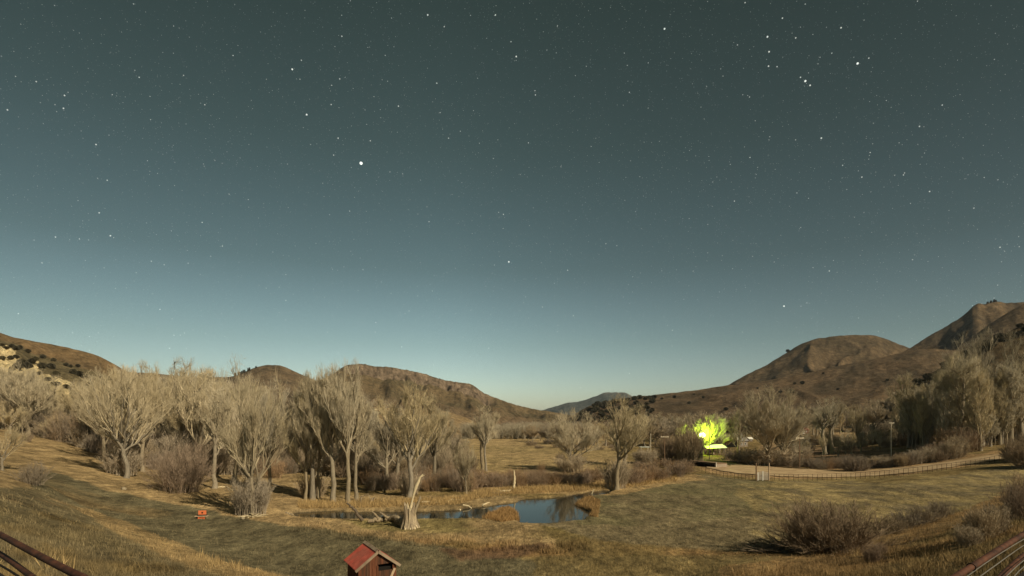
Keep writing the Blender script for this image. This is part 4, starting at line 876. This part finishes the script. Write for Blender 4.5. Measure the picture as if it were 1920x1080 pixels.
# ------------------------------------------------------------------ bench
M['orange']=mat('orange',(.70,.19,.075),.6,2,.12,spec=.3); M['palewood']=mat('palewood',(.55,.40,.27),.7,3,.15)
g=G(378,973); root=empty('garden_bench',g,.15); q=g[1]/F
B=MB(); B.box((0,.18,(973-962)*q),(14*q,.04,8.5*q)); bk=B.build('backrest',M['orange'],root); B=MB(); B.tube([(0,.145,(973-962)*q),(0,.16,(973-962)*q)],.09,10); B.build('round_hole',M['dark'],bk)
B=MB(); B.box((0,0,5.2*q),(22*q,.36,.05)); B.build('seat',M['palewood'],root)
B=MB(); B.box((0,.1,6.8*q),(18*q,.12,.08)); B.build('back_rail',M['dark'],root)
for x in (-.28,.28):
    B=MB(); B.box((x,0,2.4*q),(.06,.3,4.9*q)); B.build('leg',M['orange'],root)
B=MB(); B.box((0,-.02,2.7*q),(9*q,.05,4*q)); B.build('front_panel',M['orange'],root)
tag(root,'small orange bench with a round hole in its back, alone on the lawn edge','bench')

# ------------------------------------------------------------------ poles
M['pole']=mat('pole',(.20,.13,.08),.85,2,.3,.2,stretch=(4,4,.5)); M['polepale']=mat('polepale',(.68,.60,.46),.8,2,.2); M['white']=mat('white',(.75,.72,.64),.6,2,.06); M['poledark']=mat('poledark',(.06,.05,.04),.8)
def pole(px,base,top,label,m='pole',arm=None,arms='polepale',rad=.13,braces=False):
    g=G(px,base); q=g[1]/F; H=(base-top)*q; root=empty('utility_pole',g); B=MB(); B.tube([(0,0,-.3),(0,0,H*.5),(0,0,H)],[rad,rad*.9,rad*.75],9); B.build('pole',M[m],root,True)
    if arm:
        w_=arm*q; B=MB(); B.box((0,-.12,H-.15),(w_,.11,.14)); B.build('crossarm',M[arms],root)
        for x in (-.42,-.15,.42):
            B=MB(); B.tube([(x*w_,-.12,H-.08),(x*w_,-.12,H+.12)],[.05,.035],7); B.build('insulator',M['polepale'],root)
        if braces:
            B=MB(); B.tube([(-w_*.3,-.1,H-.15),(0,-.1,H-.15-w_*.32)],.025,5); B.tube([(w_*.3,-.1,H-.15),(0,-.1,H-.15-w_*.32)],.025,5); B.build('brace',M[arms],root)
    return tag(root,label,'utility pole')
pole(1246,873,818,'brown pole with a pale crossarm in front of the dark domed bush',arm=15)
pole(1330,862,797,'dark pole without a crossarm, standing against the lamp glow','poledark',rad=.12)
pole(1383,848,811,'pale slim pole right of the lamp glow','polepale',rad=.12)
pole(1220,846,813,'short pale pole beside the small shelter at left of the dark domed bush','polepale',rad=.13)
pole(1499,878,820,'brown pole with a pale crossarm behind the roadside hedge',arm=15)
pole(1671,856,792,'pole with a braced crossarm in front of the shaded field at right','polepale',arm=10,braces=True,rad=.1)
pole(1676,800,736,'far thin pole at the edge of the right stand','polepale',arm=7,rad=.16)

# ------------------------------------------------------------------ fence, gate
M['fence']=mat('fence',(.05,.035,.024),.85,3,.3)
fl=[(1316,884),(1330,889),(1350,894),(1380,899),(1418,900.5)]; fr_=[(1443,900.5),(1470,902),(1500,902),(1560,900),(1620,897.5),(1680,893),(1760,884),(1830,874),(1900,861),(1990,846)]
def fence(pts,n,h,label):
    l=np.array(pts,float); xs=np.linspace(l[0,0],l[-1,0],n); W=[]
    for x in xs: W.append(G(x,np.interp(x,l[:,0],l[:,1])))
    W=np.array(W); k=np.ones(5)/5; Yp=np.convolve(np.pad(W[:,1],2,'edge'),k,'valid'); Z=[];
    for i,x in enumerate(xs): Z.append(((x-CX)/F*Yp[i],Yp[i],float(ground_z(x,Yp[i]))))
    W=np.array(Z); g0=W[0].copy(); root=empty('ranch_fence',g0); B=MB(); B.tube(W-g0+[0,0,h],.026,6); B.build('top_rail',M['fence'],root)
    for hh in (.35,.7): B=MB(); B.tube(W-g0+[0,0,h*hh],.006,4); B.build('wire',M['fence'],root)
    B=MB()
    for w_ in W: p=MB(); p.tube([w_-g0-[0,0,.3],w_-g0+[0,0,h+.02]],.028,6); p.build('fence_post',M['fence'],root)
    return tag(root,label,'fence')
fence(fl,16,1.15,'dark pipe-railed fence curving from the bridge to the white gate'); fence(fr_,62,1.2,'long dark fence along the near side of the dirt road, right of the white gate')
g=G(1430,901); q=g[1]/F; root=empty('ranch_gate',g); Wg=24*q
for x,c_ in ((-Wg/2,'pole'),(Wg/2,'plank')):
    B=MB(); B.tube([(x,0,-.3),(x,0,33*q)],.11,8); B.build('gate_post',M[c_],root,True)
for x,h in ((-Wg/2+.28,1.5),(0,1.75)): B=MB(); B.box((x,-.06,h/2),(.13,.08,h)); B.build('white_stile',M['white'],root)
M['mesh']=mat('mesh',(.42,.38,.33),.6,3,.1)
B=MB(); xs=np.linspace(-Wg/2+.25,Wg/2-.12,22); top=lambda x:1.25+.35*math.cos(x/(Wg/2)*1.4)
for x in xs: B.tube([(x,0,.1),(x,0,top(x))],.022,4)
for z in np.linspace(.15,1.2,9): B.tube([(xs[0],0,z),(xs[-1],0,z)],.02,4)
B.tube([(x,0,top(x)) for x in xs],.04,5); B.build('gate_mesh',M['mesh'],root); tag(root,'pale arched mesh gate with white stiles between two tall posts','gate')
for x,y,lb in ((1229,873,'left'),(1245.5,874,'right')):
    g=G(x,y); B=MB(); B.tube([(0,0,-.1),(0,0,.95),(0,0,1.05)],[.10,.10,.04],8); o=B.build('marker_post',M['white'],None,True); o.location=tuple(g); tag(o,'short white marker post, %s of the pair by the scrub near the brown utility pole'%lb,'marker post')
# rail fence before the glowing roof
g=G(1342,850); root=empty('rail_fence',g); W=[G(x,np.interp(x,[1300,1345,1368],[853,851,847]))-g for x in np.linspace(1300,1368,16)]
for hh in (.7,1.25): B=MB(); B.tube(np.array(W)+[0,0,hh],.05,5); B.build('rail',M['fence'],root)
for w_ in W: B=MB(); B.tube([w_-[0,0,.2],w_+[0,0,1.35]],.07,6); B.build('fence_post',M['fence'],root)
tag(root,'short dark rail fence in front of the low glowing roof under the lamp','fence')
# bridge
M['concrete']=mat('concrete',(.30,.24,.18),.9,2,.2,.2)
a=G(1290,872); b=G(1344,877); root=empty('small_bridge',(a+b)/2); m_=(a+b)/2; d=b-a; Lb=float(np.hypot(d[0],d[1])); an=math.atan2(d[1],d[0]); root.rotation_euler=(0,0,an)
B=MB(); B.box((0,1.6,.95),(Lb,3.6,.22)); B.build('deck',M['pole'],root); B=MB(); B.box((0,-.35,1.0),(Lb+.3,.18,.34)); B.build('edge_beam',M['poledark'],root)
for x in (-Lb/2,Lb/2): B=MB(); B.box((x,1.4,.35),(.5,3.6,1.0)); B.build('abutment',M['concrete'],root)
B=MB(); B.box((Lb/2+.2,-.45,.75),(.14,.1,1.1)); B.build('white_marker',M['white'],root)
B=MB(); B.box((0,1.5,.3),(Lb-.6,3.2,.9)); B.build('underdeck_shade',M['dark'],root)  # solid black block in place of the shade under the deck
tag(root,'low timber bridge carrying the dirt road over the creek right of the dark bushes','bridge')
# ------------------------------------------------------------------ buildings
M['metalroof']=mat('metalroof',(.62,.64,.58),.55,1,.06,spec=.4); M['greyroof']=mat('greyroof',(.20,.19,.18),.7,2,.15); M['wallgrey']=mat('wallgrey',(.22,.18,.14),.85,2,.15); M['redroof']=mat('redroof',(.12,.035,.025),.7,2,.15); M['glass']=mat('glass',(.03,.035,.04),.1,1,.02,spec=.8)
Yl=168.5; g=np.array([(1342-CX)/F*Yl,Yl,float(ground_z(1342,Yl))]); root=empty('open_shelter',g,.05); w_=38*Yl/F
B=MB(); v=[(-w_/2,-1.2,2.35),(w_/2,-1.2,2.55),(w_/2,2.4,3.5),(-w_/2,2.4,3.2)]; B.add(v+[(a,b,c_-.08) for a,b,c_ in v],[[0,1,2,3],[4,7,6,5],[0,4,5,1],[1,5,6,2],[2,6,7,3],[3,7,4,0]]); B.build('roof',M['metalroof'],root)
for x in np.linspace(-w_/2+.2,w_/2-.2,5):
    for y,h in ((-1.,2.3),(2.1,3.1)): B=MB(); B.box((x,y,h/2),(.14,.14,h)); B.build('post',M['fence'],root)
tag(root,'low open shelter with a pale metal roof glowing under the green lamp','shelter')
def house(name,px,base,w_px,wall_px,roof_px,depth,label,mw,mr,cat,rz=0.,win=2,Y=None):
    g=G(px,base) if Y is None else np.array([(px-CX)/F*Y,Y,float(ground_z(px,Y))]); q=g[1]/F; w_,h,rf=w_px*q,wall_px*q,roof_px*q; root=empty(name,g,rz)
    B=MB(); B.box((0,depth/2,h/2-.1),(w_,depth,h+.2)); 
    for x in (-w_/2,w_/2-.02): B.add([(x,0,h),(x,depth,h),(x,depth/2,h+rf*.92),(x+.02,0,h),(x+.02,depth,h),(x+.02,depth/2,h+rf*.92)],[[0,1,2],[3,5,4]])
    B.build('wall',M[mw],root); B=MB(); o_=.3
    for s_ in (0,1):
        y0=-o_ if s_==0 else depth+o_; z0=h-rf*o_/(depth/2)
        v=[(-w_/2-o_,y0,z0),(w_/2+o_,y0,z0),(w_/2+o_,depth/2,h+rf),(-w_/2-o_,depth/2,h+rf)]; B.add(v+[(a,b,c_+.09) for a,b,c_ in v],[[0,1,2,3],[4,7,6,5],[0,4,5,1],[1,5,6,2],[3,7,4,0]])
    B.build('roof',M[mr],root)
    for i in range(win):
        x=(-.5+(i+.5)/win)*w_*.8; B=MB(); B.box((x,-.03,h*.5),(w_*.14,.08,h*.34)); wn=B.build('window',M['glass'],root); B=MB()
        for dx in(-1,1): B.box((x+dx*w_*.075,-.05,h*.5),(.08,.1,h*.4))
        for dz in (-1,1): B.box((x,-.05,h*.5+dz*h*.19),(w_*.16,.1,.07))
        B.build('frame',M['white'],wn)
    return tag(root,label,cat)
house('farm_house',1394,838,20,12,13,8,'grey-roofed house half hidden by twigs left of the vase-shaped cottonwood','wallgrey','greyroof','house',.3)
house('cabin',1512,812,9,6,7,6,'small cabin with a dark red roof on the slope beyond the pole','redroof','redroof','cabin',.2,1)
house('small_outbuilding',1408,828,6,5,3,3,'tiny white-roofed outbuilding beside the grey-roofed house','wallgrey','white','outbuilding',0,1)
g=G(1503,815); q=g[1]/F; root=empty('stock_trailer',g); B=MB(); B.box((0,0,4.2*q),(9*q,2.2,4.2*q)); B.build('trailer_body',M['white'],root); B=MB(); B.box((0,-1.12,4.0*q),(8*q,.04,1.2*q)); B.build('side_vent',M['dark'],root)
for x in (-1,1):
    B=MB(); B.tube([(x*1.2*q,-1.2,1.0*q),(x*1.2*q,-.95,1.0*q)],1.0*q,12); B.build('wheel',M['dark'],root)
tag(root,'white trailer parked left of the dark red cabin','trailer')
g=G(1208,852); q=g[1]/F; root=empty('picnic_shelter',g); B=MB(); B.box((0,0,14*q),(18*q,2.4,.14)); B.build('roof',M['metalroof'],root)
for x in (-7,7):
    for y in (-.9,.9): B=MB(); B.box((x*q,y,7*q-.05),(.12,.12,14*q-.1)); B.build('post',M['polepale'],root)
tag(root,'small flat-roofed shelter on pale posts near the short pale pole','shelter')

# ------------------------------------------------------------------ yard lamp (lit)
def emis(name,col,st):
    m=bpy.data.materials.new(name); m.use_nodes=True; nt=m.node_tree; nt.nodes.clear(); e=nt.nodes.new('ShaderNodeEmission'); e.inputs[0].default_value=(*col,1); e.inputs[1].default_value=st; o=nt.nodes.new('ShaderNodeOutputMaterial'); nt.links.new(e.outputs[0],o.inputs[0]); return m
Yl=168.; lp=P(1317,816,Yl); gl=float(ground_z(1317,Yl)); root=empty('yard_lamp',(lp[0]-.9,lp[1]+.3,gl))
B=MB(); hh=lp[2]-gl; B.tube([(0,0,-.2),(0,0,hh+.4)],[.11,.08],8); B.build('pole',M['pole'],root,True)
B=MB(); B.tube([(0,0,hh+.3),(.5,-.15,hh+.5),(.9,-.3,hh+.4)],.04,6); B.build('arm',M['cable'],root,True)
B=MB(); n=12; V=[]; R_l=.95  # globe larger than a real lamp; its size stands in for glare
for i in range(9):
    t=math.pi*i/8
    for j in range(n): V.append((.9+R_l*math.sin(t)*math.cos(j/n*6.283),-.3+R_l*math.sin(t)*math.sin(j/n*6.283),hh+R_l*.85*math.cos(t)))
i=np.arange(8)[:,None]*n; j=np.arange(n)[None]; B.add(V,np.stack([i+j,i+(j+1)%n,i+n+(j+1)%n,i+n+j],-1).reshape(-1,4)); B.build('glowing_globe',emis('lamp_light',(.85,1.,.35),LAMP_E if 'LAMP_E' in globals() else 14),root,True)
tag(root,'blazing yellow-green yard lamp among the bare trees, brightest light in the valley','lamp')
def plight(dx,dy,dz,e,rad=.8):
    l=bpy.data.lights.new('lamp_glow','POINT'); l.energy=e; l.color=(.60,1.,.06); l.shadow_soft_size=rad; o=bpy.data.objects.new('lamp_glow',l); COL.objects.link(o); o.parent=root; o.location=(.9+dx,-.3+dy,hh+dz); return o
plight(0,-1.0,0,3000)
sp_=bpy.data.lights.new('lamp_fill_spot','SPOT'); sp_.energy=15000; sp_.color=(.60,1.,.06); sp_.spot_size=math.radians(150); sp_.spot_blend=.6; sp_.shadow_soft_size=.8
so_=bpy.data.objects.new('lamp_fill_spot',sp_); COL.objects.link(so_); so_.parent=root; so_.location=(.9,-4.2,hh+.3); so_.rotation_euler=Vector((-.05,-1,-.02)).to_track_quat('Z','Y').to_euler()  # added fill spot, hung in front of the globe to light the trees behind
for px,b_,t_,w_,k,lb in [(1337,853,784,52,'cw2','lamp-lit tree glowing yellow-green just right of the lamp'),(1318,852,800,34,'far0','small lamp-lit tree glowing close behind the lamp'),(1358,852,806,38,'far0','lamp-lit tree glowing dull green at the right end of the pale roof')]:
    Yt={1337:172.,1318:170.5,1358:178.}[px]; put_tree(k,px,0,t_,w_,lb,Y=Yt)
for x,Yt,t_,w_,k,lb in [(1349,174.,794,36,'cw4','lamp-lit tree glowing between the tallest lit crown and the pale roof end'),(1327,170.5,788,34,'cw4','tallest lamp-lit crown directly above the lamp'),(1308,171.,800,30,'cw6','lamp-lit tree glowing on the upper left of the lamp'),(1288,170.,802,34,'cw4','dimly lamp-lit tree farthest left of the lamp')]: put_tree(k,x,0,t_,w_,lb,Y=Yt)
put_tree('far0',1299,0,808,26,'lamp-lit thicket glowing on the left side of the lamp',Y=166.,name='thicket')

# ------------------------------------------------------------------ light: moonlight from the right behind the viewer
EL=math.radians(36); az=np.array([.77,-.64]); sd=Vector((az[0]*math.cos(EL),az[1]*math.cos(EL),math.sin(EL)))
sl_=bpy.data.lights.new('moon_light','SUN'); sl_.energy=SUN_E if 'SUN_E' in globals() else 4.3; sl_.angle=math.radians(.5); sl_.color=(1.,.86,.62)
so=bpy.data.objects.new('moon_light',sl_); COL.objects.link(so); so.rotation_euler=sd.to_track_quat('Z','Y').to_euler(); so.location=(60,-60,80)
wd=bpy.data.worlds.new('World'); SC.world=wd; wd.use_nodes=True; nt=wd.node_tree; N=nt.nodes; L_=nt.links; N.clear()
out=N.new('ShaderNodeOutputWorld'); bg=N.new('ShaderNodeBackground'); L_.new(bg.outputs[0],out.inputs[0]); bg.inputs[1].default_value=.1
sky=N.new('ShaderNodeTexSky'); sky.sky_type='NISHITA'; sky.sun_disc=False; sky.sun_elevation=EL; sky.sun_rotation=math.atan2(az[0],az[1]); sky.air_density=1.; sky.dust_density=1.2; sky.ozone_density=1.
tc=N.new('ShaderNodeTexCoord'); sep=N.new('ShaderNodeSeparateXYZ'); L_.new(tc.outputs['Generated'],sep.inputs[0])
ramp=N.new('ShaderNodeValToRGB'); L_.new(sep.outputs[2],ramp.inputs[0])
def setramp(cr,st):
    while len(cr.elements)>1: cr.elements.remove(cr.elements[-1])
    for i,(p,c_) in enumerate(st):
        e=cr.elements[0] if i==0 else cr.elements.new(p); e.position=p; e.color=(*c_,1)
setramp(ramp.color_ramp,[(0,(1.2,1.2,1.12)),(.06,(1.12,1.16,1.03)),(.14,(.80,.85,.68)),(.27,(.50,.54,.385)),(.45,(.36,.39,.24)),(.62,(.275,.30,.165)),(1,(.2,.2,.1))])
mul=N.new('ShaderNodeMix'); mul.data_type='RGBA'; mul.blend_type='MULTIPLY'; mul.inputs[0].default_value=1; L_.new(sky.outputs[0],mul.inputs[6]); L_.new(ramp.outputs[0],mul.inputs[7])
# darker towards the right of the valley
mrx=N.new('ShaderNodeMapRange'); mrx.inputs[1].default_value=-.1; mrx.inputs[2].default_value=.75; mrx.inputs[3].default_value=1.; mrx.inputs[4].default_value=.52; L_.new(sep.outputs[0],mrx.inputs[0])
mlx=N.new('ShaderNodeMapRange'); mlx.inputs[1].default_value=-.72; mlx.inputs[2].default_value=-.15; mlx.inputs[3].default_value=.74; mlx.inputs[4].default_value=1.; L_.new(sep.outputs[0],mlx.inputs[0])
mm_=N.new('ShaderNodeMath'); mm_.operation='MULTIPLY'; L_.new(mrx.outputs[0],mm_.inputs[0]); L_.new(mlx.outputs[0],mm_.inputs[1])
sc1=N.new('ShaderNodeVectorMath'); sc1.operation='SCALE'; L_.new(mul.outputs[2],sc1.inputs[0]); L_.new(mm_.outputs[0],sc1.inputs['Scale'])
acc=None
def mth(op,a,b,c_=None):
    m=N.new('ShaderNodeMath'); m.operation=op
    for i,v in enumerate((a,b,c_)):
        if v is None: continue
        if isinstance(v,(int,float)): m.inputs[i].default_value=v
        else: L_.new(v,m.inputs[i])
    return m.outputs[0]
nv=N.new('ShaderNodeVectorMath'); nv.operation='NORMALIZE'; L_.new(tc.outputs['Generated'],nv.inputs[0])
for sc_,rr_,br in ((70,.055,6.),(130,.075,4.5),(230,.10,3.),(380,.13,2.2)):
    vo=N.new('ShaderNodeTexVoronoi'); vo.inputs['Scale'].default_value=sc_; L_.new(nv.outputs[0],vo.inputs['Vector']); sp=N.new('ShaderNodeSeparateColor'); L_.new(vo.outputs['Color'],sp.inputs[0])
    hit=mth('LESS_THAN',vo.outputs['Distance'],rr_); b3=mth('POWER',sp.outputs[0],3.); v=mth('MULTIPLY',hit,mth('MULTIPLY',b3,br)); acc=v if acc is None else mth('ADD',acc,v)
STARS=[(677,306,5),(548,130,2.6),(565,113,1.6),(575,215,2.6),(621,196,1.7),(637,148,1.7),(622,160,1.4),(634,259,1.9),(747,199,1.9),(841,259,1.6),(819,156,1.8),(641,68,1.7),(802,28,2.2),(929,28,1.9),(968,106,2.3),(1003,170,1.5),(1004,178,1.7),(863,246,1.3),(755,326,1.3),(944,402,1.8),(935,398,1.3),(954,491,2.8),(1246,54,2.6),(1439,69,2.4),(1442,97,2.2),(1441,124,2),(1457,125,1.6),(1467,34,1.8),(1397,5,1.6),(1492,71,1.8),(1501,145,1.8),(1510,152,3.0),(1519,160,2.2),(1577,52,2),(1608,119,3),(1629,109,1.6),(1540,259,2.2),(1724,237,1.7),(1743,359,1.8),(1694,328,1.5),(1470,574,2.8),(1555,508,1.7),(1513,568,1.4),(119,203,1.8),(121,179,1.8),(261,145,1.6),(14,206,1.7),(180,271,1.9),(201,338,1.6),(186,399,1.8),(207,442,2.1),(379,417,1.6),(300,580,1.6),(264,685,1.6),(318,653,1.5),(536,563,1.5),(1377,377,1.6),(1136,457,1.5),(767,583,1.4),(536,515,1.3),(1616,332,1.7),(1580,310,1.5),(68,153,1.5),(437,104,1.4),(149,448,1.5)]
for x,y,s_ in STARS:
    v=Vector(((x-CX)/F,1,(HY-y)/F)); ln=v.length; v.normalize(); d=N.new('ShaderNodeVectorMath'); d.operation='DISTANCE'; L_.new(nv.outputs[0],d.inputs[0]); d.inputs[1].default_value=v
    h=mth('LESS_THAN',d.outputs['Value'],s_*.45/F); acc=mth('MULTIPLY_ADD',h,2.+2.2*s_,acc)
cmb=N.new('ShaderNodeVectorMath'); cmb.operation='SCALE'; cmb.inputs[0].default_value=(1,1,.92); L_.new(acc,cmb.inputs['Scale'])
add=N.new('ShaderNodeVectorMath'); add.operation='ADD'; L_.new(sc1.outputs[0],add.inputs[0]); L_.new(cmb.outputs[0],add.inputs[1]); L_.new(add.outputs[0],bg.inputs[0])

# ------------------------------------------------------------------ night air between the viewer and the far hills
m=bpy.data.materials.new('haze_air'); m.use_nodes=True; nt=m.node_tree; nt.nodes.clear(); pv=nt.nodes.new('ShaderNodeVolumePrincipled'); pv.inputs['Color'].default_value=(.72,.86,1.,1); pv.inputs['Density'].default_value=3.0e-5; pv.inputs['Anisotropy'].default_value=0.
o_=nt.nodes.new('ShaderNodeOutputMaterial'); nt.links.new(pv.outputs[0],o_.inputs['Volume'])
B=MB(); B.box((0,2800,330),(14000,6600,720)); tag(B.build('haze',m),'thin cool night haze lying over the whole valley','haze',kind='stuff')
# ------------------------------------------------------------------ camera
cam=bpy.data.cameras.new('camera'); co=bpy.data.objects.new('camera',cam); COL.objects.link(co); co.location=(0,0,CZ); co.rotation_euler=(math.radians(90),0,0)
cam.sensor_width=36; cam.lens=36*F/1920; cam.shift_y=(HY-540)/1920; cam.clip_end=12000; cam.clip_start=.1; SC.camera=co
SC.view_settings.view_transform='Standard'; SC.view_settings.look='None'; SC.view_settings.gamma=1; SC.view_settings.exposure=EXPO if 'EXPO' in globals() else .12
SC.render.engine='CYCLES'; SC.cycles.max_bounces=4; SC.cycles.diffuse_bounces=2
